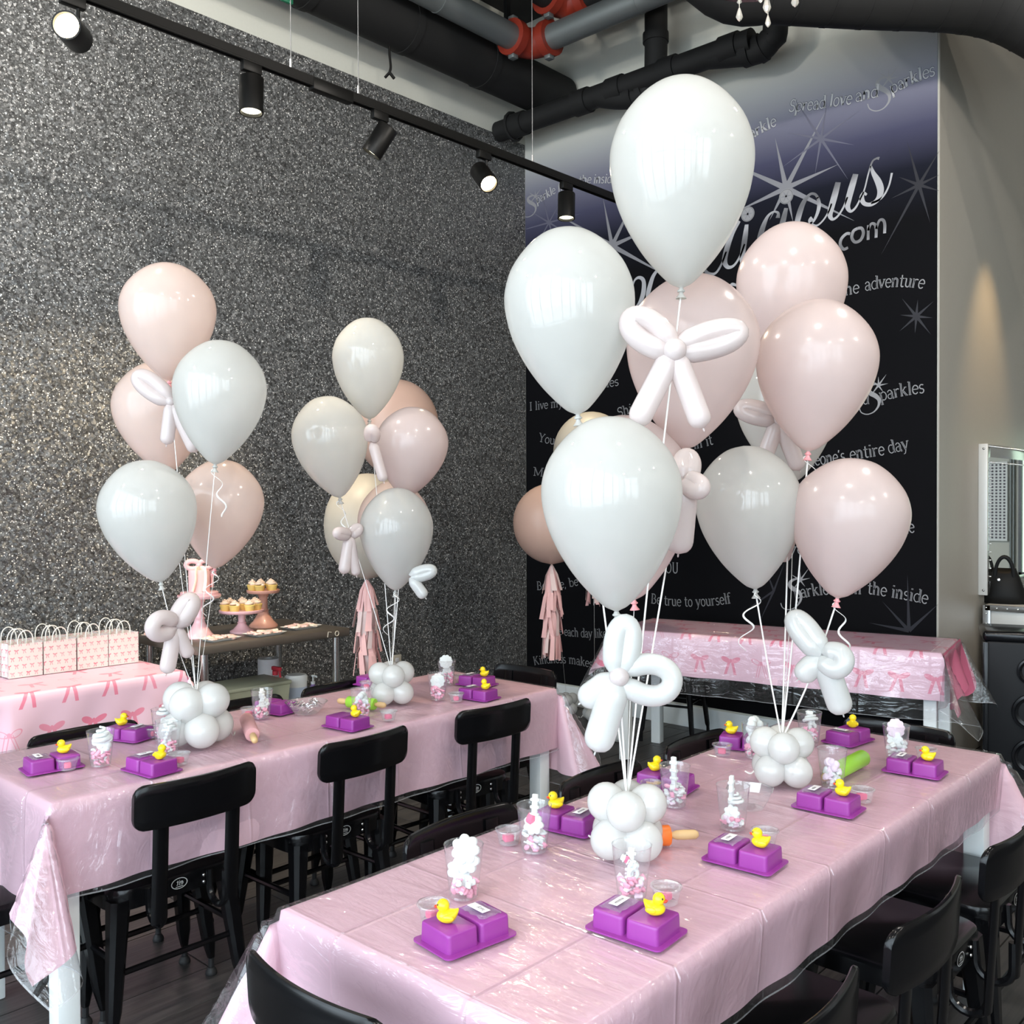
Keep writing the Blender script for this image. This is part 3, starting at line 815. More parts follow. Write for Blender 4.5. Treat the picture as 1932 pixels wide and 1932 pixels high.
script([
    [(1035, 1745, 36), (1000, 1745, 38), (955, 1790, 40), (945, 1845, 40), (975, 1885, 38), (1015, 1870, 34)],
    [(1105, 1695, 38), (1065, 1720, 40), (1050, 1780, 40), (1080, 1820, 38), (1130, 1800, 40), (1155, 1740, 40), (1140, 1695, 38), (1105, 1695, 38)],
    [(1200, 1665, 34), (1198, 1800, 36)], [(1198, 1715, 30), (1225, 1655, 32), (1260, 1660, 36), (1272, 1710, 38), (1270, 1780, 36)],
    [(1272, 1700, 30), (1300, 1625, 32), (1335, 1620, 36), (1350, 1660, 38), (1348, 1740, 36)],
], 4.83, 1390, 80, 'web_address_lettering', .72)
for c in ((1483.5, 370.5), (1411, 404)):
    mb = MB(); C_ = mur(*c)
    disc2d(mb, C_, .048, .0016, 24, 2); disc2d(mb, C_, .044, .0020, 24, 1); disc2d(mb, C_, .042, .0024, 24, 2)
    for i in range(6):
        a = i * PI / 3; ribbon2d(mb, [(C_[0], C_[1]), (C_[0] + .036 * math.cos(a), C_[1] + .036 * math.sin(a))], [.010, .003], .0028, 0)
    mb.build('gem_dot', [M['star'], M['letter_dark'], M['letter']], mural, False)

# ------------------------------------------------------------------ ceiling services
def pipe(name, pts, r, m, label, cat, bands=(), n=6, group=None, seg=20):
    sp_ = pts
    t = thing(name, label, cat, sp_[0], 0, group)
    o = Vector(sp_[0])
    MB().tube([Vector(p) - o for p in sp_], r, seg).build('pipe_run', m, t, True, 50)
    return t, o
def band(parent, o, c, d, r, w_, m, name='collar'):
    d = Vector(d).normalized()
    return MB().tube([Vector(c) - o - d * w_ / 2, Vector(c) - o + d * w_ / 2], r, 20).build(name, m, parent, True, 50)
# left duct along the glitter wall
t, o = pipe('ceiling_duct', [(-4.62, 0.3, 4.55), (-4.62, 5.58, 4.55)], .165, M['duct'], 'thick black round duct running along the top of the glitter wall', 'duct', seg=32)
for y in (2.2, 3.3, 4.05, 4.75): band(t, o, (-4.62, y, 4.55), (0, 1, 0), .172, .05, M['duct'])
for y in (3.35, 5.0):
    MB().box((Vector((-4.62, y, 4.95)) - o), (.03, .04, .6)).box((Vector((-4.45, y, 4.82)) - o), (.3, .03, .03), Matrix.Rotation(.7, 3, 'Y')).build('hanger', M['duct'], t, False)
# black pipe across the mural wall
yb = 5.28
pz = at_y(941, 240, yb); pe = at_y(1420, 88, yb)
zc_ = (pz.z + pe.z) / 2
t, o = pipe('black_pipe', [(pz.x, yb, zc_), (pe.x, yb, zc_)], .075, M['duct'], 'black pipe running across the top of the mural wall', 'pipe')
for fx in (.10, .38, .52, .72, .93): band(t, o, (pz.x + (pe.x - pz.x) * fx, yb, zc_), (1, 0, 0), .087, .12, M['duct'])
MB().tube([Vector((pz.x + .15, yb, zc_)) - o + Vector((0, .1 * math.cos(a), .10 * math.sin(a))) for a in [i * PI / 6 for i in range(13)]], .012, 6).build('hanger', M['duct'], t, True)
def drop_pipe(px, label, base, rr=.075):
    c = at_y(px, base, yb); x = c.x
    pts = spline([(x - .42, yb, zc_), (x - .25, yb + .02, c.z + .02), (x - .10, yb + .04, c.z), (x - .02, yb + .04, c.z + .04), (x + .02, yb + .04, c.z + .14), (x + .02, yb + .04, ZC)], 5)
    t, o = pipe('drop_pipe', pts, rr, M['duct'], label, 'pipe')
    band(t, o, (x - .16, yb + .03, c.z + .01), (1, 0, 0), rr + .012, .05, M['duct']); band(t, o, (x - .08, yb + .04, c.z + .01), (1, 0, .3), rr + .012, .04, M['duct'])
    band(t, o, (x + .02, yb + .04, c.z + .34), (0, 0, 1), rr + .010, .06, M['duct'])
drop_pipe(1226, 'upright black drain pipe with elbow left of the tallest white balloon top', 168)
drop_pipe(1452, 'black drain pipe elbow just left of the thick overhead duct', 82)
# galvanised sprinkler main with red grooved elbows
gz = 4.62
g0 = at_z(1000, 88, gz)
t, o = pipe('galvanised_pipe', [(g0.x, 1.2, gz), (g0.x, g0.y - .06, gz)], .082, M['galv'], 'dented galvanised pipe running away along the left of the ceiling', 'pipe')
for y in (g0.y - .85, g0.y - 1.9): band(t, o, (g0.x, y, gz), (0, 1, 0), .085, .012, M['galv'])
t, o = pipe('galvanised_pipe', [(g0.x + .06, g0.y, gz), (2.2, g0.y, gz)], .082, M['galv'], 'galvanised pipe crossing the ceiling rightwards from the lower red elbow', 'pipe')
band(t, o, (g0.x + .9, g0.y, gz), (1, 0, 0), .085, .012, M['galv'])
def elbow(c, label):
    t = thing('red_pipe_elbow', label, 'pipe fitting', c)
    MB().tube(spline([(0, -.20, 0), (0, -.12, 0), (.03, -.03, 0), (.12, 0, 0), (.20, 0, 0)], 5), [.098] * 21, 20).build('elbow_body', M['red'], t, True, 50)
    for p, d in (((0, -.17, 0), (0, 1, 0)), ((.17, 0, 0), (1, 0, 0))):
        MB().tube([Vector(p) - Vector(d) * .03, Vector(p) + Vector(d) * .03], .118, 20).build('coupling', M['red'], t, True, 50)
        for s_ in (-1, 1): MB().rbox(Vector(p) + Vector((0, 0, s_ * .125)), (.05, .05, .03), .006).build('bolt', M['galv'], t)
elbow((g0.x, g0.y, gz), 'lower red grooved elbow joining the two galvanised pipes')
g1 = at_z(1066, 12, 4.85)
elbow((g1.x, g1.y, 4.85), 'upper red grooved elbow at the top edge, on the black pipes')
pipe('black_pipe', [(g1.x, 1.2, 4.85), (g1.x, g1.y - .06, 4.85)], .08, M['duct'], 'black pipe entering the upper red elbow from the left', 'pipe')
pipe('black_pipe', [(g1.x + .06, g1.y, 4.85), (2.2, g1.y, 4.85)], .08, M['duct'], 'black pipe leaving the upper red elbow to the right', 'pipe')
# thick diagonal duct upper right
pts = spline([(-2.95, 3.95, 4.75), (-2.72, 4.02, 4.5), (-2.45, 4.25, 4.13), (-2.25, 4.42, 4.10), (-1.95, 4.74, 4.09), (-1.62, 5.07, 4.08), (-1.42, 5.27, 4.03), (-1.20, 5.45, 3.86), (-.95, 5.62, 3.60), (-.5, 5.9, 3.1)], 5)
t, o = pipe('spiral_duct', pts, .185, M['duct'], 'very thick black spiral duct crossing the upper right corner', 'duct', seg=32)
for i in range(14, 36, 2): band(t, o, pts[i], pts[i + 1] - pts[i - 1], .188, .010, M['duct'], 'seam')
# roof beams
for i, y in enumerate((1.0, 2.2, 3.4, 4.6)):
    o_ = MB().box((-.2, y, ZC - .11), (9.5, .10, .22)).build('trim_%d' % (i + 2), M['ceil'], None, False); o_['kind'] = 'structure'
p = at_x(780, 60, XL + .01)
mb = MB(); random.seed(3)
pts = []
for i in range(18):
    a = 2 * PI * i / 18; r_ = .16 * random.uniform(.75, 1.15); pts.append((math.cos(a) * r_ * 1.3, math.sin(a) * r_))
mb.add([(p.x, p.y + q[0], p.z + q[1]) for q in pts], [tuple(range(18))])
mb.build('black_patch', M['ceil'], wall_left, False)
# dangling cable
p = at_x(735, 103, -4.60); pb = at_x(735, 148, -4.60)
tag(MB().tube(spline([p + Vector((0, 0, .05)), p, p.lerp(pb, .5) + Vector((.004, .006, 0)), p.lerp(pb, .75)], 4), .008, 6).tube([p.lerp(pb, .75), pb + Vector((.02, .02, 0))], .010, 6).tube([p.lerp(pb, .75), pb + Vector((-.02, -.02, .005))], .009, 6).build('dangling_cable', M['track'], None), 'short frayed cable dangling below the black duct', 'cable')
tag(MB().rbox(at_d(541, -4, 5.0), (.02, .07, .05), .004).build('exit_sign', M['exit'], None), 'sliver of a green exit sign at the top edge', 'sign')

# ------------------------------------------------------------------ track and spotlights
TZ = 3.40
TX = at_z(1100, 350, TZ).x
ty1 = at_z(1154, 372, TZ).y + .22
t = thing('lighting_track', 'long black lighting track hung in front of the glitter wall', 'track', (TX, .6, TZ))
MB().box((0, (ty1 - .6) / 2, 0), (.036, ty1 - .6, .034)).box((-.013, (ty1 - .6) / 2, -.02), (.008, ty1 - .6, .008)).box((.013, (ty1 - .6) / 2, -.02), (.008, ty1 - .6, .008)).build('rail', M['track'], t, False)
MB().rbox((0, at_z(620, 170, TZ).y - .6, -.012), (.042, .22, .05), .003).build('joiner', M['track'], t)
for px in (549, 676, 1004):
    y = at_x(px, 150, TX).y
    MB().tube([(0, y - .6, .017), (0, y - .6, ZC - TZ)], .0022, 6).tube([(0, y - .6, .015), (0, y - .6, .06)], .006, 8).build('suspension_wire', M['steel_wire'], t)
def spotlight(px, tilt_dir, label, lens, on):
    y = at_x(px, 150, TX).y
    p = Vector((TX, y, TZ))
    t = thing('track_spotlight', label, 'spotlight', p, 0, 'spotlights on the black track')
    MB().rbox((0, 0, -.038), (.03, .09, .05), .004).build('adapter', M['track'], t)
    MB().tube([(0, .02, -.06), (0, .02, -.15)], .007, 8).build('stem', M['track'], t)
    d = Vector(tilt_dir).normalized()
    c = Vector((0, .0, -.155))
    Mx = Matrix.Translation(c) @ align_z(d)
    MB().lathe([(0, -.075), (.046, -.075), (.05, -.07), (.05, .075), (.044, .075), (.042, .055), (0, .055)], 28, Mx).build('head', M['track'], t, True, 40)
    MB().lathe([(0, .062), (.042, .062), (.042, .058), (0, .0579)], 28, Mx).build('lens', M[lens], t, True, 40)
    if on:
        a = p + c + d * .10
        spot('spotlight_beam', a, a + d, on, (1.0, .80, .52), 75, .7)
spotlight(138, (.74, -.62, -.12), 'glaring spotlight at the left end of the track facing the camera', 'lens', 45)
spotlight(474, (.05, -.05, -1), 'second spotlight from the left, pointing straight down, lit', 'lens_cool', 70)
spotlight(716, (-.45, -.35, -.85), 'middle spotlight tilted towards the glitter wall, lens hidden', 'lens_cool', 110)
spotlight(912, (.62, -.18, -.62), 'fourth spotlight from the left, tilted right with glowing lens', 'lens', 45)
spotlight(1068, (.05, -.08, -1), 'spotlight nearest the mural, pointing straight down', 'lens_cool', 45)
# wall washer on the beige return wall
spot('wall_wash', (-1.42, 6.47, 3.5), (-1.875, 6.47, 2.25), 62, (1.0, .68, .34), 52, 1.0)
# chandelier drops
def chandelier():
    c = at_d(1437, -60, 2.9)
    t = thing('crystal_chandelier', 'glass drops of a crystal chandelier hanging in at the top edge', 'chandelier', c)
    MB().lathe([(0, .12), (.02, .1), (.02, .02), (.20, 0), (.205, .012), (.03, .04), (0, .05)], 24).tube([(0, 0, .1), (0, 0, ZC - c.z)], .01, 8).build('frame', M['chrome'], t)
    def drop(px, py_top, py_bot, r_):
        a = at_d(px, py_top, 2.9) - c; b = at_d(px, py_bot, 2.9) - c
        L_ = (a - b).length
        mb = MB().tube([Vector((a.x, a.y, 0)), a], .0012, 5)
        mb.lathe([(0, 0), (r_ * .55, L_ * .12), (r_, L_ * .32), (r_ * .6, L_ * .68), (r_ * .2, L_ * .95), (0, L_)], 8, Matrix.Translation(b))
        mb.build('crystal_drop', M['crystal'], t, False)
    for q in ((1395, -4, 8, .008), (1395, 14, 41, .011), (1435, -20, 6, .010), (1447, -10, 26, .013), (1449, 28, 52, .009), (1500, -14, 14, .012)): drop(*q)
chandelier()

# ------------------------------------------------------------------ tables, cloths, vinyl covers
def make_table(label, cx, cy, lx, ly, h, rz=0, inset=.015, leg=.062, group=None):
    t = thing('party_table', label, 'table', (cx, cy, 0), rz, group)
    MB().rbox((0, 0, h - .016), (lx, ly, .032), .004).build('tabletop', M['tablewhite'], t)
    ap = MB()
    for s in (-1, 1):
        ap.box((0, s * (ly / 2 - inset - leg / 2), h - .062), (lx - 2 * leg - .02, .02, .06)); ap.box((s * (lx / 2 - inset - leg / 2), 0, h - .062), (.02, ly - 2 * leg - .02, .06))
    ap.build('apron', M['tablewhite'], t, False)
    for sx in (-1, 1):
        for sy in (-1, 1):
            MB().rbox((sx * (lx / 2 - inset - leg / 2), sy * (ly / 2 - inset - leg / 2), (h - .032) / 2), (leg, leg, h - .032), .005).build('leg', M['tablewhite'], t)
    return t
def drape(hx, hy, ox, oy, z, off, amp, seed, res=.02, alpha=.25, oxn=None, topn=.0, freq=9.0, lean=0.0):
    """cloth laid on a box: returns MB in local coordinates (isometric folds at the corners)"""
    rnd = random.Random(seed)
    ph = [rnd.uniform(0, 6.28) for _ in range(12)]
    oxn = ox if oxn is None else oxn
    def axis(h, o0, o1):
        pts = []
        n0 = max(2, round(o0 / res)); n1 = max(2, round(o1 / res)); nm = max(4, round(2 * h / res))
        pts += [-h - o0, -h - o0 + .004] + [-h - o0 + o0 * i / n0 for i in range(1, n0)]
        pts += [-h, -h + .006] + [-h + 2 * h * i / nm for i in range(1, nm)] + [h - .006, h]
        pts += [h + o1 * i / n1 for i in range(1, n1)] + [h + o1 - .004, h + o1]
        return pts
    us = axis(hx, oxn, ox); vs_ = axis(hy, oy, oy)
    mb = MB(); mb.uv = []
    V = []
    for v in vs_:
        for u in us:
            a = max(0, abs(u) - hx); b = max(0, abs(v) - hy)
            su = 1 if u >= 0 else -1; sv = 1 if v >= 0 else -1
            x = max(-hx, min(hx, u)); y = max(-hy, min(hy, v)); zz_ = z
            if a == 0 and b == 0:
                zz_ += topn * (math.sin(u * 11 + ph[0] + 1.5 * math.sin(v * 3)) * math.sin(v * 9 + ph[1]))
                e = min(hx - abs(u), hy - abs(v))
                if e < .005: zz_ -= .003
            elif b == 0 or a == 0:
                t = a + b
                run = v if b == 0 else u
                dist = (hy - abs(v)) if b == 0 else (hx - abs(u))
                fade = min(1, dist / .22); fade = fade * fade * (3 - 2 * fade)
                k = min(1, t / .22)
                o_ = off + lean * t + fade * amp * k * (1 + math.sin(run * freq + ph[2 + (b > 0) + 2 * (su > 0)] + 1.3 * math.sin(run * 3.1 + ph[6]) + t * 2.5)) * .5
                o_ += .004 * math.sin(run * 31 + ph[7] + t * 14) * k * fade
                if t < .012: o_ *= t / .012
                if b == 0: x += su * (o_ if (su > 0 or lean > 0) else o_ - lean * t)
                else: y += sv * o_
                zz_ -= t * .995 + .003
            else:
                r = math.hypot(a, b); th = math.atan2(b, a)
                psi = 4 * th
                g = Vector((su, sv, 0)) / math.sqrt(2); tt = Vector((su, -sv, 0)) / math.sqrt(2)
                d = Vector((0, 0, -1)) + g * alpha * (1 - math.cos(psi)) - tt * alpha * math.sin(psi)
                d += tt * .10 * math.sin(th * 10 + ph[8]) * math.sin(2 * th) ** 2 + g * .05 * math.sin(th * 14 + ph[9]) * math.sin(2 * th) ** 2
                d.normalize()
                p = Vector((x, y, z - .003)) + d * r + g * (off * min(1, r / .012))
                # side sheets keep their outward offset
                p += Vector((su * off * .3 * math.cos(th), sv * off * .3 * math.sin(th), 0))
                x, y, zz_ = p
            V.append((x, y, zz_)); mb.uv.append((u, v))
    nu = len(us); nv = len(vs_)
    F = []; MI = []
    for j in range(nv - 1):
        for i in range(nu - 1):
            F.append((j * nu + i, j * nu + i + 1, (j + 1) * nu + i + 1, (j + 1) * nu + i))
            MI.append(1 if (i == 0 or j == 0 or i == nu - 2 or j == nv - 2) else 0)
    mb.v = [Vector(p) for p in V]; mb.f = F; mb.m = MI
    return mb
def cloth_on(label, cx, cy, rz, mb, m, cat='tablecloth', name='tablecloth', group=None):
    o = mb.build(name, m, None, True, 180)
    o.location = (cx, cy, 0); o.rotation_euler = (0, 0, rz)
    return tag(o, label, cat, group)
# near right table and left table (long side along y)
RTx0, RTx1, RTy0, RTy1 = -1.605, -.902, 1.072, 3.232
LTx0, LTx1, LTy0, LTy1 = -3.262, -2.614, 1.037, 3.12
TH = .745
def party(x0, x1, y0, y1, who, seed, oside, oend, oright=None, lean=0.0, amp=.022):
    cx, cy, lx, ly = (x0 + x1) / 2, (y0 + y1) / 2, x1 - x0, y1 - y0
    make_table('white-legged rectangular table under the pink cloth, %s' % who, cx, cy, lx - .01, ly - .01, TH)
    cloth_on('glossy pink plastic tablecloth on the %s' % who, cx, cy, 0, drape(lx / 2, ly / 2, oright or oside, oend, TH + .003, .006, amp, seed, .022, topn=.0012, oxn=oside, lean=lean), [M['cloth'], M['cloth']])
    cloth_on('clear vinyl cover over the pink cloth on the %s' % who, cx, cy, 0, drape(lx / 2 + .004, ly / 2 + .004, (oright or oside) + .012, oend + .07, TH + .0075, .014, amp * 1.2, seed + 5, .022, alpha=.27, topn=.0014, freq=6.5, lean=lean, oxn=oside + .02), [M['vinyl'], M['hem']], 'vinyl cover', 'vinyl_cover')
party(RTx0, RTx1, RTy0, RTy1, 'near right table with two balloon bunches', 11, .20, .33, .165, -.08, .008)
party(LTx0, LTx1, LTy0, LTy1, 'left table by the glitter wall', 23, .25, .35)
TOP = TH + .010

# back table with bow print, turned a little, right end standing past the wall corner
BH = .78
ang = math.atan2(.36, 1.50)
bl = at_z(1135, 1182, BH + .01); br = at_z(1776, 1230, BH + .01)
bd = (br - bl); bd.z = 0
bl = bl + bd * .04
bd = br - bl; bd.z = 0
blen = bd.length; ang = math.atan2(bd.y, bd.x)
bn = Vector((-math.sin(ang), math.cos(ang), 0))
BW = .58
bc = (bl + br) / 2 + bn * BW / 2
make_table('white-legged table at the mural wall under the bow-printed cloth', bc.x, bc.y, blen - .02, BW - .02, BH, ang)
cloth_on('pink bow-printed tablecloth on the table at the mural wall', bc.x, bc.y, ang, drape(blen / 2, BW / 2, .012, .235, BH + .003, .006, .02, 5, .02, oxn=.20), [M['bowcloth'], M['bowcloth']])
cloth_on('clear vinyl cover over the bow-printed cloth at the mural wall', bc.x, bc.y, ang, drape(blen / 2 + .004, BW / 2 + .004, .27, .34, BH + .0075, .016, .03, 9, .02, alpha=.27, freq=5), [M['vinyl'], M['hem']], 'vinyl cover', 'vinyl_cover')
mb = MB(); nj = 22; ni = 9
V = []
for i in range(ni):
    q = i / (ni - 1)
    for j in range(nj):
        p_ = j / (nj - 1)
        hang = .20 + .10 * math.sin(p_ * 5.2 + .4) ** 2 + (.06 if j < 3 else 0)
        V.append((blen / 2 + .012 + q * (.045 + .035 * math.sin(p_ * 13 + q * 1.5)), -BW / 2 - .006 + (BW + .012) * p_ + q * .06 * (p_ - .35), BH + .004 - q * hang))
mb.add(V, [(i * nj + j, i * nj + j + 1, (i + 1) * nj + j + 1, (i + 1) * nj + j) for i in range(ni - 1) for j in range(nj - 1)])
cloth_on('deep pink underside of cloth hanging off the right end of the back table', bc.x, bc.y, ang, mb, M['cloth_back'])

# gift bag table at the left against the glitter wall
gx0, gx1, gy0, gy1 = -4.72, -4.20, .7, 2.285
cloth_on('pink bow-printed tablecloth under the gift bags', (gx0 + gx1) / 2, (gy0 + gy1) / 2, PI / 2, drape((gy1 - gy0) / 2, (gx1 - gx0) / 2, .33, .42, TH + .003, .008, .04, 31, .022), [M['bowcloth'], M['bowcloth']])
make_table('table under the gift bags beside the glitter wall', (gx0 + gx1) / 2, (gy0 + gy1) / 2, gy1 - gy0 - .01, gx1 - gx0 - .01, TH, PI / 2)

# ------------------------------------------------------------------ chairs
def make_chair():
    t = thing('metal_chair', '', 'chair', (0, 0, 0), 0, 'black metal cafe chairs')
    sw, sd, sz_ = .40, .345, .45
    MB().prism(rrect(sw, sd, .07, 6), sz_ - .022, sz_, .010).build('seat', M['chair'], t)
    MB().prism(rrect(sw - .004, sd - .004, .068, 6), sz_ - .060, sz_ - .021, 0, cap=False).build('apron', M['chair'], t)
    legs = []
    for sx in (-1, 1):
        for sy in (-1, 1):
            top = Vector((sx * .168, sy * .140, sz_ - .03)); bot = Vector((sx * .205, sy * .178, .055))
            mb = MB()
            n_ = 7
            rings = []
            for i in range(n_):
                q = i / (n_ - 1)
                c = top.lerp(bot, q)
                w_ = .030 * (1 - q) + .017 * q
                if i == n_ - 1: w_ = .010
                rings.append([(c.x + px_ * w_, c.y + py_ * w_, c.z) for px_, py_ in ((1, .55), (.55, 1), (-.55, 1), (-1, .55), (-1, -.55), (-.55, -1), (.55, -1), (1, -.55))])
            vs_ = [p for r_ in rings for p in r_]
            mb.add(vs_, [(i * 8 + k, (i + 1) * 8 + k, (i + 1) * 8 + (k + 1) % 8, i * 8 + (k + 1) % 8) for i in range(n_ - 1) for k in range(8)] + [tuple(range(8)), tuple((n_ - 1) * 8 + 7 - k for k in range(8))])
            lg = mb.build('leg', M['chair'], t, True, 25)
            MB().tube([bot + Vector((0, 0, .012)), bot + Vector((0, 0, -.03))], .0095, 10).lathe([(0, 0), (.018, 0), (.0195, .004), (.018, .012), (.011, .024), (0, .026)], 16, Matrix.Translation((bot.x, bot.y, 0))).build('foot', M['rubber'], lg)
    for (a, b, z_) in (((-1, -1), (1, -1), .215), ((-1, 1), (1, 1), .215), ((-1, -1), (-1, 1), .25), ((1, -1), (1, 1), .25)):
        k = (sz_ - .03 - z_) / (sz_ - .085)
        P_ = [Vector((s_[0] * (.168 + .037 * k), s_[1] * (.140 + .038 * k), z_)) for s_ in (a, b)]
        MB().tube(P_, .0095, 8).build('stretcher', M['chair'], t)
    # low curved back on two flat uprights, raked backwards
    def yb_(z_): return -.268 - (z_ - .37) * .06
    for sx in (-1, 1):
        x = sx * .112
        pts = [Vector((x, yb_(z_), z_)) for z_ in (.372, .45, .55, .65, .745)]
        up = MB().tube(pts, [.024] * 5, 10, flat=.36).build('upright', M['chair'], t, True, 60)
        xb = x - sx * .016
        lp = [Vector((xb, -.176, .435)), Vector((xb, -.176, .44)), Vector((xb, -.180, .405))] + [Vector((xb, -.222 - .042 * math.cos(a), .392 - .046 * math.sin(a))) for a in [PI + PI * i / 10 for i in range(11)][::-1]]
        lp = [Vector((xb, -.176, .44)), Vector((xb, -.178, .40))] + [Vector((xb, -.222 + .044 * math.cos(a), .392 - .044 * math.sin(a))) for a in [PI * i / 10 for i in range(11)]] + [Vector((xb, -.266, .46))]
        lp = [lp[0]] + lp
        MB().tube(lp[1:], .0105, 8).build('bracket', M['chair'], up)
        for dz in (.405, .425): MB().ball((x - sx * .032, -.1735, dz), (.0055, .004, .0055), 10, 6).build('rivet', M['chrome'], t)
    n_ = 16; W_ = .19; zc = .708; hh = .064
    rows = []
    mb = MB()
    prof = rrect(2 * W_, 2 * hh, .032, 6)
    front = []; back = []
    def bend(px_, pz_, dy):
        z_ = zc + pz_
        return (px_, yb_(z_) + .010 - (0.030 * (px_ / W_) ** 2) * -1 + dy - .030, z_)
    # grid panel: strips across the outline so that it can bend
    xs = [-W_ * math.cos(PI * i / 24) for i in range(25)]
    def half(x):
        d = W_ - abs(x); r_ = .032
        return hh if d >= r_ else hh - r_ + math.sqrt(max(0, r_ * r_ - (r_ - d) ** 2))
    zs = [-1, -.93, -.5, 0, .5, .93, 1]
    nz_ = len(zs)
    for side, dy in ((0, .007), (1, -.007)):
        for x in xs:
            h_ = half(x)
            for q in zs:
                e = .0035 if abs(q) == 1 else 0
                mb.v.append(Vector(bend(x, q * h_, dy + (e if side else -e))))
    o2 = len(xs) * nz_
    for i in range(24):
        for j in range(nz_ - 1):
            a, b, c, d = i * nz_ + j, (i + 1) * nz_ + j, (i + 1) * nz_ + j + 1, i * nz_ + j + 1
            mb.f.append((d, c, b, a)); mb.f.append((o2 + a, o2 + b, o2 + c, o2 + d)); mb.m += [0, 0]
        a, b = i * nz_, (i + 1) * nz_; mb.f.append((a, b, o2 + b, o2 + a)); mb.m.append(0)
        a, b = i * nz_ + nz_ - 1, (i + 1) * nz_ + nz_ - 1; mb.f.append((b, a, o2 + a, o2 + b)); mb.m.append(0)
    for i in (0, 24):
        for j in range(nz_ - 1):
            a, b = i * nz_ + j, i * nz_ + j + 1
            mb.f.append((a, o2 + a, o2 + b, b) if i else (b, o2 + b, o2 + a, a)); mb.m.append(0)
    bk = mb.build('backrest', M['chair'], t, True, 50)
    for sx in (-1, 1): MB().lathe([(0, .004), (.008, .003), (.010, 0), (0, 0)], 12, Matrix.Translation((sx * .112, yb_(zc) - .005, zc)) @ align_z((0, 1, .2))).build('bolt', M['rubber'], bk)
    # oval maker's badge on the rear of the apron
    y0 = -sd / 2 - .0005
    bd_ = MB()
    def ring(rx, rz_, rx2, rz2):
        n2 = 20
        vs_ = []
        for i in range(n2):
            a = 2 * PI * i / n2
            vs_ += [(rx * math.cos(a), y0 - .0016, .424 + rz_ * math.sin(a)), (rx2 * math.cos(a), y0 - .0016, .424 + rz2 * math.sin(a))]
        bd_.add(vs_, [(2 * i, 2 * ((i + 1) % n2), 2 * ((i + 1) % n2) + 1, 2 * i + 1) for i in range(n2)], 1)
    bd_.lathe([(0, .0014), (1, .0014), (1, 0), (0, 0)], 20, Matrix.Translation((0, y0, .424)) @ Matrix.Rotation(PI / 2, 4, 'X') @ Matrix.Diagonal((.026, .0165, 1, 1)), 0)
    ring(.026, .0165, .0235, .0143)
    adv = -.0125
    for c in 'eit':
        for pts, w_ in G[c][1]:
            # seen from behind: mirror in x
            P_ = [(-(adv + q[0] * .011), .4195 + q[1] * .0095) for q in pts]
            for i in range(len(P_) - 1):
                a, b = P_[i], P_[i + 1]; dx, dz = b[0] - a[0], b[1] - a[1]; l = math.hypot(dx, dz) or 1
                nx, nz2 = -dz / l * .0011, dx / l * .0011
                bd_.add([(a[0] + nx, y0 - .0018, a[1] + nz2), (a[0] - nx, y0 - .0018, a[1] - nz2), (b[0] - nx, y0 - .0018, b[1] - nz2), (b[0] + nx, y0 - .0018, b[1] + nz2)], [(0, 1, 2, 3)], 1)
        adv += G[c][0] * .011
    bd_.add([(-.012, y0 - .0018, .4155), (.012, y0 - .0018, .4155), (.012, y0 - .0018, .4135), (-.012, y0 - .0018, .4135)], [(0, 1, 2, 3)], 1)
    bd_.build('badge', [M['chair'], M['badge']], t, True, 30)
    return t
chair = make_chair()
used = [False]
def place(x, y, deg, label):
    if not used[0]:
        used[0] = True; chair.location = (x, y, 0); chair.rotation_euler = (0, 0, rad(deg)); chair['label'] = label; return chair
    return dup(chair, (x, y, 0), rad(deg), label)
SX = .285   # seat centre in front of the top of the back
place(-2.80, 1.405, 90, 'black metal chair with its back to us, nearest on the left table')
place(-2.80, 2.005, 92, 'black metal chair with its back to us, middle of the left table row')
place(-2.80, 2.66, 86, 'black metal chair with its back to us, far end of the left table row')
for i, (y, a, l) in enumerate(((1.425, -90, 'black chair across the left table, just behind the gift-bag side ducks'), (2.03, -90, 'black chair across the left table, in front of the steel worktop tub'), (2.50, -90, 'black chair across the left table, below the hanging pink tassel'))):
    place(-3.02, y, a, l)
place(-2.965, 3.03, 180, 'black chair at the far end of the left table, facing us')
place(-2.99, 1.07, 0, 'black chair at the near end of the left table, cut off by the left edge')
for y, l in ((1.39, 'black chair nearest us on the right side of the near table'), (1.91, 'second black chair from us on the right side of the near table'), (2.455, 'third black chair from us on the right side, seat beside the cloth corner'), (2.93, 'black chair at the right edge of the photo, farthest along the near table')):
    place(-.945, y, 90, l)
for y, l in ((1.635, 'black chair nearest us on the near table\'s left side, only its top showing'), (2.19, 'middle black chair on the left side of the near table, behind the balloon ribbons'), (2.705, 'far black chair on the left side of the near table, beside the pink clay tub')):
    place(-1.385, y, -90, l)
place(-1.285, 1.20, 0, 'black chair with a curved back at the photo\'s bottom edge, near table\'s near end')
place(-1.255, 3.05, 180, 'black chair at the far end of the near table, in front of the bow-printed table')
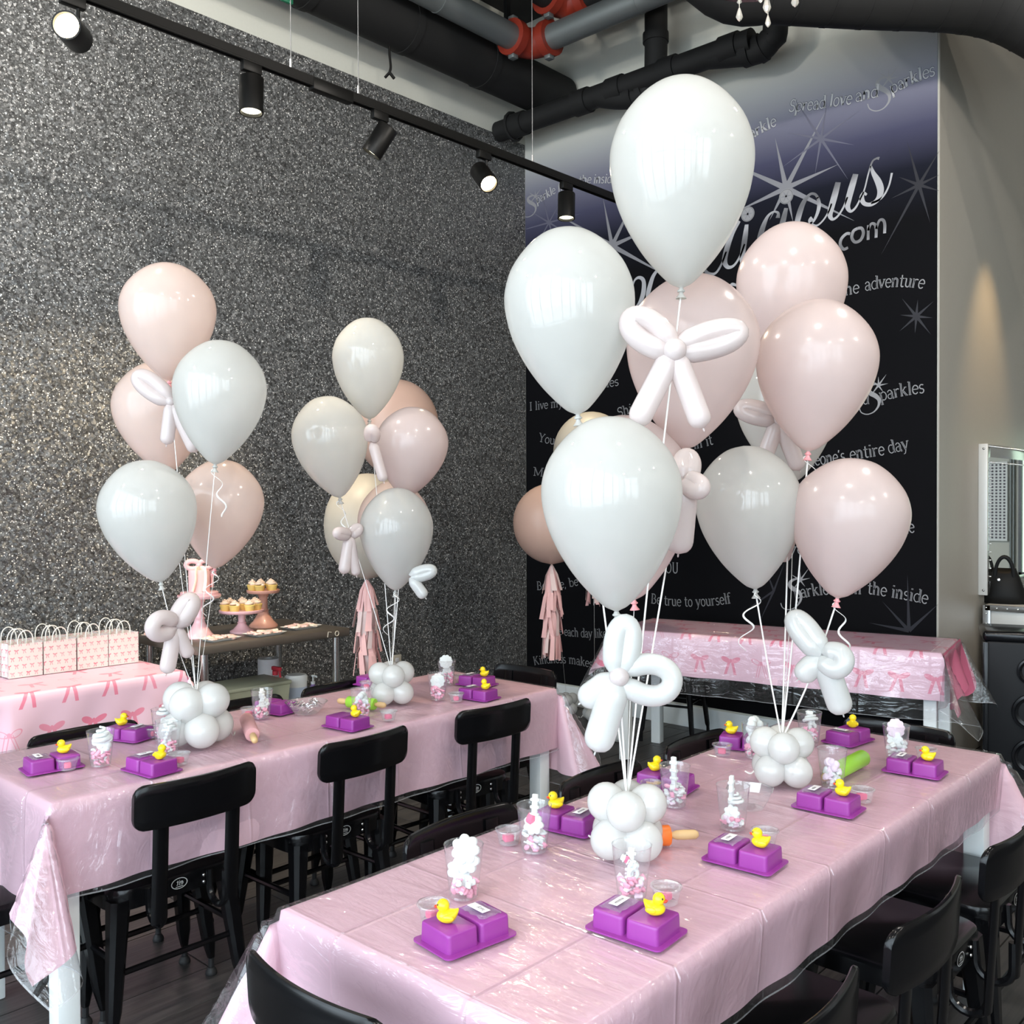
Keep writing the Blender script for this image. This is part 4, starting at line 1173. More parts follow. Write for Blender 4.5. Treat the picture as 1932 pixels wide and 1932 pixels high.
# stool under the back table
def stool(x, y, rz):
    t = thing('metal_stool', 'black metal stool tucked under the bow-printed back table', 'stool', (x, y, 0), rz)
    MB().prism(rrect(.32, .32, .06), .435, .46, .008).build('seat', M['chair'], t)
    for sx in (-1, 1):
        for sy in (-1, 1):
            MB().tube([(sx * .13, sy * .13, .44), (sx * .165, sy * .165, .08), (sx * .168, sy * .168, .06), (sx * .17, sy * .17, .0)], [.022, .016, .011, .012], 8).build('leg', M['chair'], t)
    for s_ in (-1, 1):
        MB().tube([(-.145, s_ * .145, .24), (.145, s_ * .145, .24)], .008, 8).tube([(s_ * .145, -.145, .26), (s_ * .145, .145, .26)], .008, 8).build('stretcher', M['chair'], t)
stool(-3.42, 5.28, .25)

# ------------------------------------------------------------------ soap moulds, ducks, name bags
def make_mold():
    t = thing('soap_mould', '', 'soap mould', (0, 0, 0), 0, 'purple two-cavity moulds turned upside down')
    MB().prism(rrect(.162, .112, .012), 0, .0028).build('flange', M['mold'], t)
    for s in (-1, 1):
        pr = rrect(.068, .088, .008, 4, s * .0365)
        mb = MB()
        n_ = len(pr); vs_ = []
        cx_ = s * .0365
        for k, z_ in ((1.0, .002), (.975, .030), (.965, .0338), (.945, .0355), (.915, .0362)):
            vs_ += [(cx_ + (p[0] - cx_) * k, p[1] * k, z_) for p in pr]
        mb.add(vs_, [(i * n_ + j, i * n_ + (j + 1) % n_, (i + 1) * n_ + (j + 1) % n_, (i + 1) * n_ + j) for i in range(4) for j in range(n_)] + [tuple(4 * n_ + j for j in range(n_))])
        mb.build('cavity', M['mold'], t, True, 40)
    return t
def make_duck():
    t = thing('rubber_duck', '', 'rubber duck', (0, 0, 0), 0, 'small yellow rubber ducks')
    mb = MB().ball((0, 0, .0125), (.0205, .0165, .0125), 24, 14)
    for v in mb.v:
        if v.x < -.006:
            k = (-.006 - v.x) / .0145
            v.z += .012 * k * k; v.y *= 1 - .45 * k
        if v.z < .0035: v.z = max(v.z, .0012)
    mb.build('body', M['duck'], t)
    MB().ball((.0085, 0, .0305), .0115, 20, 14).build('head', M['duck'], t)
    for s in (-1, 1):
        MB().ball((-.003, s * .0155, .0135), (.0105, .0035, .006), 14, 8).build('wing', M['duck'], t)
        MB().ball((.0165, s * .0068, .0335), (.0016, .0018, .0022), 8, 6).build('eye', M['eye'], t)
    MB().ball((.0195, 0, .0285), (.0055, .0056, .0020), 14, 8).ball((.0190, 0, .0265), (.0045, .0046, .0014), 14, 8).build('bill', M['beak'], t)
    return t
def make_bag(seed):
    rnd = random.Random(seed)
    t = thing('name_bag', '', 'name tag', (0, 0, 0), 0, 'clear bags with handwritten name slips on the moulds')
    mb = MB(); nx, ny = 9, 7
    V = []
    for j in range(ny):
        for i in range(nx):
            x, y = -.033 + .066 * i / (nx - 1), -.024 + .048 * j / (ny - 1)
            V.append((x + rnd.uniform(-.0015, .0015), y + rnd.uniform(-.0015, .0015), .0015 + .004 * abs(math.sin(i * 1.9 + j * 1.3)) * rnd.uniform(.3, 1)))
    mb.add(V, [(j * nx + i, j * nx + i + 1, (j + 1) * nx + i + 1, (j + 1) * nx + i) for j in range(ny - 1) for i in range(nx - 1)])
    mb.build('plastic_bag', M['film'], t, True, 180)
    MB().rbox((.004, .002, .0068), (.046, .019, .0006), .0002).build('paper_slip', M['paper'], t)
    nm = rnd.choice(['luvy', 'ruby', 'mila', 'rose', 'emma'])
    mb = MB(); adv = -.012
    for c in 'lucy' if seed == 0 else nm:
        for pts, w_ in G.get(c, G['a'])[1]:
            mb.tube([(adv + q[0] * .0062, -.001 + q[1] * .005, .0073) for q in pts], .00035, 4)
        adv += G.get(c, G['a'])[0] * .0062
    mb.build('handwriting', M['ink'], t, False)
    return t
mold0, duck0 = make_mold(), make_duck()
first = {'m': True, 'd': True}
MS = .98
def setting(px, py, deg, where, duck_side=1, duck_deg=None, bag=True, seed=1, duck=True, dx=0, dy=0):
    """mould centred at image point (px,py) on the cloth; deg = turn of its long axis from world x"""
    p = at_z(px, py, TOP + .002)
    p = Vector((p.x + dx, p.y + dy, TOP))
    if first['m']: first['m'] = False; m_ = mold0; m_.location = p; m_.rotation_euler = (0, 0, rad(deg)); m_['label'] = 'purple silicone soap mould %s' % where
    else: m_ = dup(mold0, p, rad(deg), 'purple silicone soap mould %s' % where)
    ax = Vector((math.cos(rad(deg)), math.sin(rad(deg)), 0)); ay = Vector((-ax.y, ax.x, 0))
    if duck:
        q = p + ax * (.0365 * duck_side) + ay * .004 + Vector((0, 0, .0362))
        dd = rad(duck_deg if duck_deg is not None else deg + 160)
        l = 'yellow rubber duck on the mould %s' % where
        if first['d']: first['d'] = False; duck0.location = q; duck0.rotation_euler = (0, 0, dd); duck0['label'] = l
        else: dup(duck0, q, dd, l)
    if bag:
        b_ = make_bag(seed)
        b_.location = p - ax * (.0365 * duck_side) + Vector((0, 0, .0362)); b_.rotation_euler = (0, 0, rad(deg + 90 if abs(deg) < 50 else deg - 90 + 180)); b_['label'] = 'clear name bag on the mould %s' % where
# right table
setting(878, 1766, 83, 'nearest the left corner of the near table', -1, 215, True, 0)
setting(1200, 1752, 4, 'at the near end before the big mini-balloons', 1, 20, True, 2)
setting(1405, 1622, 4, 'third along the near table\'s right side', 1, 200, True, 3)
setting(1563, 1522, 3, 'fourth along the near table\'s right side', 1, 190, True, 4)
setting(1726, 1454, 4, 'at the near table\'s far right corner', 1, 200, True, 5)
setting(1072, 1557, 83 - 75, 'behind the cup with the red gem', -1, 235, True, 6)
setting(1256, 1482, 8, 'behind the one-wand cup on the left side', -1, 60, False, 7)
setting(1402, 1407, 20, 'half hidden by the white cloud cup', -1, 210, False, 8)
setting(1600, 1396, 84, 'at the near table\'s far end', 1, 110, True, 9)
# left table
setting(98, 1447, 84, 'at the left table\'s near corner', 1, 250, True, 10)
setting(286, 1451, 6, 'behind the front chair of the left table', 1, 110, True, 11)
setting(243, 1390, 20, 'on the left table, nearest the gift bags', -1, 70, True, 12)
setting(656, 1369, 6, 'in front of the left table\'s green pin', 1, 190, False, 13)
setting(520, 1340, 12, 'without a duck beside the bowl of cutters', 1, 0, False, 14, duck=False)
setting(902, 1315, 6, 'at the left table\'s far end, front one', 1, 190, True, 15)
setting(900, 1290, 10, 'at the left table\'s far end, rear one', 1, 200, True, 16)
setting(706, 1291, 6, 'hidden behind the small white mini-balloon base', 1, 0, False, 17, duck=False)

# ------------------------------------------------------------------ cups with foam pieces, clay pots
def make_cup():
    t = thing('plastic_cup', '', 'cup', (0, 0, 0), 0, 'clear fluted plastic cups')
    prof = [(0, .004), (.026, .004), (.0275, .0), (.0285, .002)]
    prof += [(.0285 + .0112 * i / 10, .002 + .102 * i / 10) for i in range(1, 11)]
    prof += [(.0405, .1045), (.0398, .1048), (.0385, .102)]
    MB().lathe(prof, 48, None, 0, True, lambda a, z_: 1 + (.012 * math.sin(a * 16 + z_ * 30) if .01 < z_ < .1 else 0)).build('cup_wall', M['cup'], t, True, 60)
    return t
def flower(r, th, petals=7, depth=.22):
    mb = MB(); n_ = petals * 6
    pts = []
    for i in range(n_):
        a = 2 * PI * i / n_
        q = r * (1 - depth + depth * abs(math.cos(a * petals / 2)))
        pts.append((q * math.cos(a), q * math.sin(a)))
    mb.prism(pts, -th / 2, th / 2, th * .22)
    mb.ball((0, 0, th / 2), (r * .3, r * .3, th * .2), 10, 6)
    return mb
def heap(seed, r, h, n_, size, kinds):
    """small foam bits filling the foot of a cup: too many to count, one mesh"""
    rnd = random.Random(seed); mb = MB()
    for i in range(n_):
        z_ = .008 + h * (i / n_)
        a = rnd.uniform(0, 6.28); q = (r + .10 * z_) * math.sqrt(rnd.uniform(.15, 1)) * .80
        R_ = (Matrix.Rotation(rnd.uniform(0, 6.28), 3, 'X') @ Matrix.Rotation(rnd.uniform(0, 6.28), 3, 'Z'))
        s_ = size * rnd.uniform(.7, 1.2)
        c = (q * math.cos(a), q * math.sin(a), z_)
        mi = rnd.choice(kinds)
        if rnd.random() < .5: mb.rbox(c, (s_, s_ * .8, s_ * .35), s_ * .1, 1, R_, mi)
        else: mb.ball(c, (s_ * .6, s_ * .45, s_ * .3), 8, 5, R_, mi)
    return mb
cup0 = make_cup(); firstc = [True]
FM = [M['foam_white'], M['foam_pink'], M['foam_lilac']]
def cup(px, py, where, seed, bits, big, sc=1.0, fh=.035):
    p = at_z(px, py, TOP); p = Vector((p.x, p.y, TOP))
    if firstc[0]: firstc[0] = False; c = cup0; c.location = p; c['label'] = 'clear plastic cup %s' % where
    else: c = dup(cup0, p, seed * 1.1, 'clear plastic cup %s' % where)
    o = heap(seed, .027, fh, 46, .0155, bits).build('foam_bits', FM, None, True, 50)
    o.location = p; tag(o, 'foam bits at the foot of the cup %s' % where, 'foam bits', None, 'stuff')
    rnd = random.Random(seed + 90)
    for i, (kind, mi, z_, r_, tilt) in enumerate(big):
        if kind == 'flower': mb = flower(r_, .010, 7)
        elif kind == 'scallop': mb = flower(r_, .008, 10, .12)
        elif kind == 'stick':
            mb = MB().rbox((0, 0, 0), (.013, .010, r_ * 2), .002)
            for k in range(4): mb.rbox((0, 0, -r_ * .7 + k * r_ * .45), (.022, .012, r_ * .2), .003)
        elif kind == 'ring': mb = MB().tube([(r_ * .7 * math.cos(a), r_ * .7 * math.sin(a), 0) for a in [2 * PI * k / 16 for k in range(16)]], r_ * .32, 8, closed=True)
        elif kind == 'gem': mb = MB().lathe([(0, -r_), (r_ * .6, -r_ * .3), (r_ * .75, 0), (r_ * .5, r_ * .7), (0, r_ * .75)], 6)
        elif kind == 'cloud':
            mb = MB()
            for k in range(7):
                a = k * .9; mb.ball((r_ * .55 * math.cos(a), r_ * .3 * math.sin(a * 1.7), r_ * .5 * math.sin(a)), r_ * .5, 12, 8)
        elif kind == 'swirl':
            mb = MB().tube([(r_ * (1 - k / 40) * math.cos(k * .55), r_ * (1 - k / 40) * math.sin(k * .55), k * r_ * .04) for k in range(34)], [r_ * .26 * (1 - k / 60) for k in range(34)], 8)
        m_ = M['clay'] if kind == 'gem' else FM[mi]
        o = mb.build('foam_piece', m_, None, True, 50)
        a = rnd.uniform(0, 6.28); q = .004 + .003 * (i % 3)
        o.location = p + Vector((q * math.cos(a + i * 2.1), q * math.sin(a + i * 2.1), z_))
        if kind in ('flower', 'scallop', 'ring'): o.rotation_euler = (rad(90 - tilt), 0, rad(43 + rnd.uniform(-25, 25)))
        else: o.rotation_euler = (rad(tilt * .3), rad(rnd.uniform(-8, 8)), rnd.uniform(0, 6.28))
        tag(o, '%s %s foam %s in the cup %s' % (('top', 'second', 'third', 'lowest')[i], ('white', 'pink', 'lilac')[mi] if kind != 'gem' else 'red', {'stick': 'wand', 'gem': 'gem', 'cloud': 'cloud', 'flower': 'flower', 'scallop': 'disc', 'ring': 'ring', 'swirl': 'rosette'}[kind], where), 'foam shape', 'foam shapes in the cups')
W3 = [('flower', 0, .094, .030, 20), ('flower', 0, .074, .028, 10), ('flower', 0, .054, .024, -12), ('flower', 0, .036, .021, 18)]
cup(875, 1690, 'of white flowers nearest the camera', 1, [0, 1, 1], W3, 1, .028)
cup(1192, 1690, 'with a white ring near the front moulds', 2, [0, 1, 2, 1], [('stick', 0, .060, .034, 60), ('ring', 0, .047, .013, 5), ('gem', 1, .072, .010, 20), ('stick', 0, .068, .02, 200)], 1, .030)
cup(1008, 1604, 'with a red gem near the table\'s left edge', 3, [0, 2, 0, 1], [('stick', 0, .092, .036, 30), ('gem', 1, .070, .020, 40), ('flower', 0, .062, .024, 20)], 1, .034)
cup(1383, 1562, 'with a tall wand beside the clear dish', 4, [1, 0, 2, 1], [('stick', 0, .082, .046, 10), ('flower', 0, .038, .020, 20), ('swirl', 0, .06, .018, 10)], 1, .022)
cup(1273, 1519, 'with one wand right of the big mini-balloons', 5, [0, 2, 1, 0], [('stick', 0, .082, .045, 5)], 1, .046)
cup(1570, 1483, 'of lilac hearts before the green pin', 6, [2, 2, 0], [('cloud', 2, .055, .022, 0), ('ring', 2, .066, .013, 30), ('cloud', 0, .035, .018, 0)], 1, .040)
cup(1527, 1403, 'of white ruffles at the near table\'s far end', 7, [1, 0, 2, 1], [('stick', 0, .072, .034, 20), ('swirl', 0, .075, .022, 60), ('stick', 0, .078, .03, 80)], 1, .044)
cup(1691, 1432, 'with a lilac disc behind the far right mould', 8, [0, 2, 0], [('scallop', 2, .092, .031, 10), ('flower', 0, .062, .024, 15)], 1, .048)
cup(1424, 1428, 'topped with a white cloud', 9, [0, 1, 1], [('cloud', 0, .096, .030, 0), ('cloud', 0, .062, .024, 0), ('cloud', 0, .045, .020, 0)], 1, .028)
cup(190, 1443, 'with a white rosette, left table near end', 10, [1, 1, 0], [('swirl', 0, .078, .028, 0), ('flower', 0, .078, .030, 20), ('cloud', 0, .055, .022, 0)], 1, .040)
cup(318, 1421, 'of white twists before the left mini-balloons', 11, [1, 0, 1], [('stick', 0, .062, .034, 40), ('swirl', 0, .07, .022, 50), ('stick', 0, .058, .032, 90)], 1, .030)
cup(309, 1396, 'with a white frill beside the left mini-balloons', 12, [0, 1], [('swirl', 0, .085, .026, 20), ('cloud', 0, .055, .022, 0)], 1, .030)
cup(494, 1354, 'of white sticks beside the bowl of cutters', 13, [1, 0, 1], [('stick', 0, .070, .038, 30), ('stick', 0, .066, .034, 80), ('flower', 0, .050, .022, 15)], 1, .030)
cup(682, 1353, 'of pink bits before the left table\'s green pin', 14, [1, 0, 1, 2], [('cloud', 0, .072, .024, 0), ('flower', 1, .06, .02, 10)], 1, .056)
cup(826, 1319, 'with the lower white scalloped disc, left table', 15, [1, 1, 2], [('scallop', 0, .074, .030, 8)], 1, .046)
cup(843, 1291, 'with the raised white scalloped disc, left table', 16, [1, 1, 0], [('scallop', 0, .098, .030, 8), ('flower', 0, .055, .02, 8)], 1, .040)

def make_pot():
    t = thing('portion_pot', '', 'plastic pot', (0, 0, 0), 0, 'clear lidded portion pots')
    MB().lathe([(0, .0015), (.0215, .0015), (.0225, 0), (.0232, .003), (.0285, .028), (.0292, .030), (.0285, .0305)], 32).build('pot', M['potplastic'], t, True, 60)
    MB().lathe([(.0315, .0285), (.0325, .031), (.0315, .0335), (.0285, .034), (.0265, .031), (.0245, .0305), (.0, .0305)], 32).build('lid', M['potplastic'], t, True, 60)
    return t
pot0 = make_pot(); firstp = [True]
def pot(px, py, where, empty=False):
    p = at_z(px, py, TOP); p = Vector((p.x, p.y, TOP))
    if firstp[0]: firstp[0] = False; c = pot0; c.location = p; c['label'] = 'small clear lidded pot %s' % where
    else: dup(pot0, p, 0, 'small clear lidded pot %s' % where)
    if not empty:
        rnd = random.Random(px)
        o = MB().rbox((0, 0, 0), (.024, .020, .016), .004, 3).build('clay_lump', M['clay'], None)
        o.location = p + Vector((-.002, 0, .0115)); o.rotation_euler = (0, 0, rnd.uniform(0, 3))
        tag(o, 'bright pink clay lump in the pot %s' % where, 'clay', 'pink clay lumps in the pots')
for a in ((818, 1736, 'left of the nearest mould'), (1257, 1702, 'behind the duck at the near end'), (960, 1590, 'left of the cup with the red gem'), (1443, 1592, 'behind the third duck along the right side'), (1627, 1511, 'behind the fourth duck along the right side'),
          (1229, 1498, 'between the big mini-balloon base and its left mould'), (1363, 1424, 'left of the far cloud cup'), (1747, 1432, 'behind the far right duck'), (128, 1451, 'in front of the left table\'s nearest mould'), (339, 1441, 'right of the mould behind the front chair'),
          (470, 1352, 'left of the cup of white sticks'), (733, 1358, 'alone on the near edge of the left table'), (861, 1323, 'beside the front far-end mould, left table'), (870, 1288, 'beside the rear far-end mould, left table'), (692, 1300, 'left of the small mini-balloon base'), (290, 1390, 'beside the frill cup on the left table')):
    pot(*a)
# bowls and tray
def bowl(px, py, label, seg, rim, h, name):
    p = at_z(px, py, TOP); t = thing(name, label, 'bowl', (p.x, p.y, TOP))
    MB().lathe([(0, .003), (rim * .52, .003), (rim * .55, 0), (rim * .58, .003), (rim * .82, h * .55), (rim * .98, h), (rim * 1.02, h * 1.02), (rim * .96, h * 1.0), (rim * .78, h * .55)], seg).build('bowl_wall', M['cup'], t, seg > 12, 40)
    return p
p = bowl(1415, 1524, 'clear eight-sided plastic dish behind the tall wand cup', 8, .062, .050, 'plastic_dish')
p = bowl(578, 1345, 'clear plastic bowl of metal cutters on the left table', 36, .078, .042, 'plastic_bowl')
rnd = random.Random(4)
for k in range(9):
    a = k * 2.4; r_ = .012 + .0045 * k
    mb = MB(); s_ = .013
    pts = [(s_ * (1.25 if i % 2 else .7) * math.cos(i * PI / 5), s_ * (1.25 if i % 2 else .7) * math.sin(i * PI / 5)) for i in range(10)]
    mb.tube([(q[0], q[1], 0) for q in pts], .0028, 6, closed=True); mb.tube([(q[0], q[1], .010) for q in pts], .0016, 6, closed=True)
    o = mb.build('metal_cutter', M['silver'], None)
    o.location = (p.x + r_ * math.cos(a), p.y + r_ * math.sin(a), TOP + .012 + .003 * k); o.rotation_euler = (rnd.uniform(-.6, .6), rnd.uniform(-.6, .6), rnd.uniform(0, 6))
    tag(o, 'small silver metal cutter in the clear bowl on the left table', 'cutter', 'metal cutters in the bowl')
def rolling_pin(pa, pb, m_body, label, r_=.021, frac=(.22, .78)):
    a = at_z(*pa, TOP + r_); b = at_z(*pb, TOP + r_); c = (a + b) / 2; d = b - a; L_ = d.length
    t = thing('rolling_pin', label, 'rolling pin', (c.x, c.y, TOP + r_), math.atan2(d.y, d.x))
    Mx = align_z((1, 0, 0))
    l0 = -L_ / 2 + L_ * frac[0]; l1 = -L_ / 2 + L_ * frac[1]
    MB().lathe([(0, l0), (r_ * .9, l0), (r_, l0 + .003), (r_, l1 - .003), (r_ * .9, l1), (0, l1)], 28, Mx).build('roller', m_body, t, True, 40)
    for s_, e, k in ((-1, -L_ / 2, l0), (1, L_ / 2, l1)):
        q = [(0.006, k - s_ * .002), (.007, k + s_ * .006), (.0105, k + s_ * .014), (.0115, (k + e) / 2), (.0105, e - s_ * .008), (.006, e - s_ * .001), (0, e)]
        MB().lathe(q, 18, Mx).build('handle', M['wood'], t, True, 60)
    return t
rolling_pin((1195, 1578), (1318, 1574), M['orange'], 'orange rolling pin with wooden handles behind the big mini-balloon base', .023, (.12, .56))
rolling_pin((463, 1352), (481, 1398), M['rosepin'], 'dusty pink rolling pin lying towards us on the left table', .024, (.12, .76))
rolling_pin((637, 1322), (728, 1331), M['green'], 'green rolling pin with wooden handles on the left table', .022)
rolling_pin((1553, 1468), (1637, 1425), M['green'], 'green rolling pin behind the lilac heart cup on the near table', .024, (.14, .88))

# ------------------------------------------------------------------ balloons
PROF = [(0, 0), (.02, .125), (.07, .225), (.16, .33), (.29, .43), (.43, .485), (.55, .5), (.68, .488), (.82, .455), (.97, .394), (1.10, .322), (1.20, .254), (1.28, .188), (1.345, .128), (1.39, .078), (1.412, .034)]
BP = spline([Vector((r_, d_, 0)) for d_, r_ in PROF], 3)
def balloon(label, top, tail, wpx, d, m, knot, base=None, curl=0, roundness=None, group=None, name='balloon', seg=40):
    """teardrop latex balloon: top and tail as image points, at distance d from the camera"""
    A = at_d(top[0], top[1], d); B = at_d(tail[0], tail[1], d)
    ax = (A - B); H = ax.length; ax.normalize()
    W_ = wpx / FPX * d
    t = thing(name, label, 'balloon', B, 0, group)
    Mx = align_z(ax)
    if roundness:
        n_ = 22
        prof = [(0, H)] + [(W_ / 2 * math.sin(PI * i / n_) * (1 - .10 * (i / n_) ** 3), H / 2 + H / 2 * math.cos(PI * i / n_)) for i in range(1, n_ - 1)] + [(W_ * .05, H * .004)]
    else:
        prof = [(max(q.x, 0) * W_, H * (1 - q.y / 1.415)) for q in BP]
        prof[0] = (0, H)
    prof += [(.0045, -.002), (.0045, -.006)]
    MB().lathe(prof, seg, Mx).build('envelope', m, t, True, 180)
    k = MB().lathe([(.0045, -.003), (.0062, -.006), (.0065, -.010), (.0045, -.013), (.006, -.018), (.0125, -.027), (.0118, -.0275), (.004, -.016)], 14, Mx)
    k.tube([Mx @ Vector((.0065 * math.cos(a), .0065 * math.sin(a), -.010)) for a in [i * PI / 6 for i in range(12)]], .0028, 6, closed=True)
    k.build('knot', knot, t, True, 60)
    if base is not None:
        e = Vector(base) - B
        s_ = Mx @ Vector((0, 0, -.012))
        mid = s_.lerp(e, .5) + Vector((random.uniform(-.006, .006), random.uniform(-.006, .006), -.01))
        MB().tube(spline([s_, mid, e], 8), .0026, 6, flat=.35).build('ribbon', M['ribbon'], t, True, 180)
    if curl:
        pts = []
        n_ = 60
        for i in range(n_ + 1):
            q = i / n_
            a = q * 2 * PI * 2.2 + curl
            rr_ = .018 * (1 - .3 * q)
            pts.append(Vector((0, 0, -.012)) + CR * (rr_ * math.cos(a) * (1 if q > .05 else q / .05) * (1.2 if curl > 3 else .8) + (.010 if curl < 3 else -.012) * q * 3) + CF * (rr_ * math.sin(a) * .6) + Vector((0, 0, -.16 * q)))
        MB().tube(pts, .0030, 6, flat=.3).build('curled_tail', M['ribbon'], t, True, 180)
    return t
def mini_cluster(px, py, rpx, label, floor_z=None, group=None, seed=0):
    """balloon weight: eight small round balloons tied together"""
    z0 = TOP if floor_z is None else floor_z
    p = at_z(px, py, z0)
    d = (p - CAMP).dot(CF)
    r = rpx / FPX * d
    p.z = z0
    t = thing('mini_balloon_base', label, 'balloon base', p, 0, group)
    rnd = random.Random(seed)
    a0 = rad(43 + 45) + rnd.uniform(-.3, .3)
    ring = []
    for i in range(4): ring.append((1.10 * r, a0 + i * PI / 2, r))
    for i in range(4): ring.append((.98 * r, a0 + PI / 4 + i * PI / 2, 2.45 * r + (.1 * r if i % 2 else 0)))
    for q, a, z_ in ring:
        c = Vector((q * math.cos(a), q * math.sin(a), z_))
        inw = (c - Vector((0, 0, 1.7 * r))).normalized()
        Mx = Matrix.Translation(c) @ align_z(inw)
        prof = [(math.sin(PI * i / 14) * r * (1 - .06 * (1 - i / 14)), -math.cos(PI * i / 14) * r * (1.08 if i < 7 else 1.0)) for i in range(15)]
        prof[0] = (0, -1.08 * r); prof[-1] = (0, r)
        MB().lathe(prof, 24, Mx).build('mini_balloon', M['white_mini'], t, True, 180)
    mb = MB()
    for k in range(4):
        a = a0 + .4 + k * .35
        st = Vector((math.cos(a) * r * .9, math.sin(a) * r * .9, r * 1.5)); 
        mb.tube(spline([st, st * 1.7 + Vector((0, 0, -.01)), Vector((math.cos(a) * r * 2.5, math.sin(a) * r * 2.5, .006)), Vector((math.cos(a + .1) * r * 3.0, math.sin(a + .1) * r * 3.0, .004))], 5), .0025, 6, flat=.35)
    mb.build('ribbon_ends', M['ribbon'], t, True, 180)
    return Vector((p.x, p.y, z0 + 2.75 * r)), r
baseA, _ = mini_cluster(371, 1404, 33, 'white mini-balloon cluster weighing the left bunch on the left table', seed=1)
baseB, _ = mini_cluster(739, 1326, 22, 'small white mini-balloon cluster weighing the bunch at the far half of the left table', seed=2)
baseC, _ = mini_cluster(1183, 1612, 38, 'big white mini-balloon cluster weighing the nearest bunch', seed=3)
baseD, _ = mini_cluster(1475, 1478, 30, 'white mini-balloon cluster weighing the right bunch on the near table', seed=4)
baseE, _ = mini_cluster(1069, 1346, 11, 'white mini-balloon cluster on the floor at the mural corner, just beyond the left table', 0.0, 'mini-balloon clusters on the floor', 5)
baseF, _ = mini_cluster(1122, 1358, 12, 'white mini-balloon cluster on the floor behind the big hanging balloon bow', 0.0, 'mini-balloon clusters on the floor', 6)
mini_cluster(1157, 1398, 11, 'white mini-balloon cluster on the dark floor, seen between the ribbons of the nearest bunch', 0.0, 'mini-balloon clusters on the floor', 7)
GA, GB, GC, GD = 'balloons of the left bunch', 'balloons of the middle bunch', 'balloons of the nearest bunch', 'balloons of the right bunch'
balloon('pale pink balloon at the top of the left bunch', (316, 497), (319, 717), 175, 3.34, M['pink_lx'], M['pink_knot'], baseA, 0, None, GA)
balloon('white balloon at the upper right of the left bunch', (421, 642), (406, 875), 172, 3.10, M['white_lx'], M['white_lx'], baseA, 2.0, None, GA)
balloon('pale pink balloon behind the balloon bow of the left bunch', (292, 683), (316, 892), 172, 3.56, M['pink_lx'], M['pink_knot'], baseA, 0, None, GA)
balloon('white balloon at the lower left of the left bunch', (262, 869), (303, 1097), 178, 3.06, M['white_lx'], M['white_lx'], baseA, 0, None, GA)
balloon('pale pink balloon at the lower right of the left bunch', (425, 867), (405, 1071), 158, 3.42, M['pink_lx'], M['pink_knot'], baseA, 4.0, None, GA)
balloon('white balloon at the top of the middle bunch', (693, 600), (697, 790), 134, 3.86, M['white_lx'], M['white_lx'], baseB, 0, None, GB)
balloon('white balloon at the left of the middle bunch', (610, 748), (641, 938), 142, 3.74, M['white_lx'], M['white_lx'], baseB, 2.0, None, GB)
balloon('pale pink balloon at the right of the middle bunch', (787, 768), (764, 938), 136, 3.84, M['pearl'], M['pink_knot'], baseB, 0, None, GB)
balloon('white balloon at the bottom front of the middle bunch', (750, 920), (746, 1113), 138, 3.66, M['white_lx'], M['white_lx'], baseB, 4.0, None, GB)
balloon('pink balloon peeping out behind the bottom white one of the middle bunch', (742, 907), (745, 1100), 136, 4.05, M['pearl'], M['pink_knot'], baseB, 0, None, GB)
balloon('biggest white balloon, at the top of the nearest bunch', (1286, 150), (1285, 541), 270, 2.20, M['white_lx'], M['white_lx'], baseC, 0, None, GC, seg=64)
balloon('white balloon at the left of the nearest bunch', (1064, 431), (1090, 780), 246, 2.10, M['white_lx'], M['white_lx'], baseC, 0, None, GC, seg=64)
balloon('pearl pink balloon behind the big balloon bow of the nearest bunch', (1316, 518), (1292, 846), 248, 2.44, M['pearl'], M['pink_knot'], baseC, 4.0, None, GC, seg=64)
balloon('white balloon lowest in front of the nearest bunch', (1147, 785), (1163, 1151), 265, 2.02, M['white_lx'], M['white_lx'], baseC, 0, None, GC, seg=64)
balloon('blush balloon almost hidden behind the lowest white one of the nearest bunch', (1170, 783), (1196, 1130), 250, 2.36, M['pearl'], M['pink_knot'], baseC, 0, None, GC, seg=48)
balloon('pearl pink balloon at the top of the right bunch', (1494, 421), (1492, 700), 203, 2.92, M['pearl'], M['pink_knot'], baseD, 0, None, GD, seg=56)
balloon('pearl pink balloon at the middle right of the right bunch', (1551, 566), (1525, 850), 223, 2.62, M['pearl'], M['pink_knot'], baseD, 2.0, None, GD, seg=56)
balloon('white balloon at the back of the right bunch behind a small bow', (1474, 655), (1497, 908), 188, 3.02, M['white_lx'], M['white_lx'], baseD, 0, None, GD, seg=48)
balloon('white balloon at the lower left of the right bunch', (1403, 841), (1425, 1110), 197, 2.66, M['white_lx'], M['white_lx'], baseD, 4.0, None, GD, seg=56)
balloon('pearl pink balloon at the lower right of the right bunch', (1618, 865), (1580, 1127), 217, 2.58, M['pearl'], M['pink_knot'], baseD, 2.0, None, GD, seg=56)
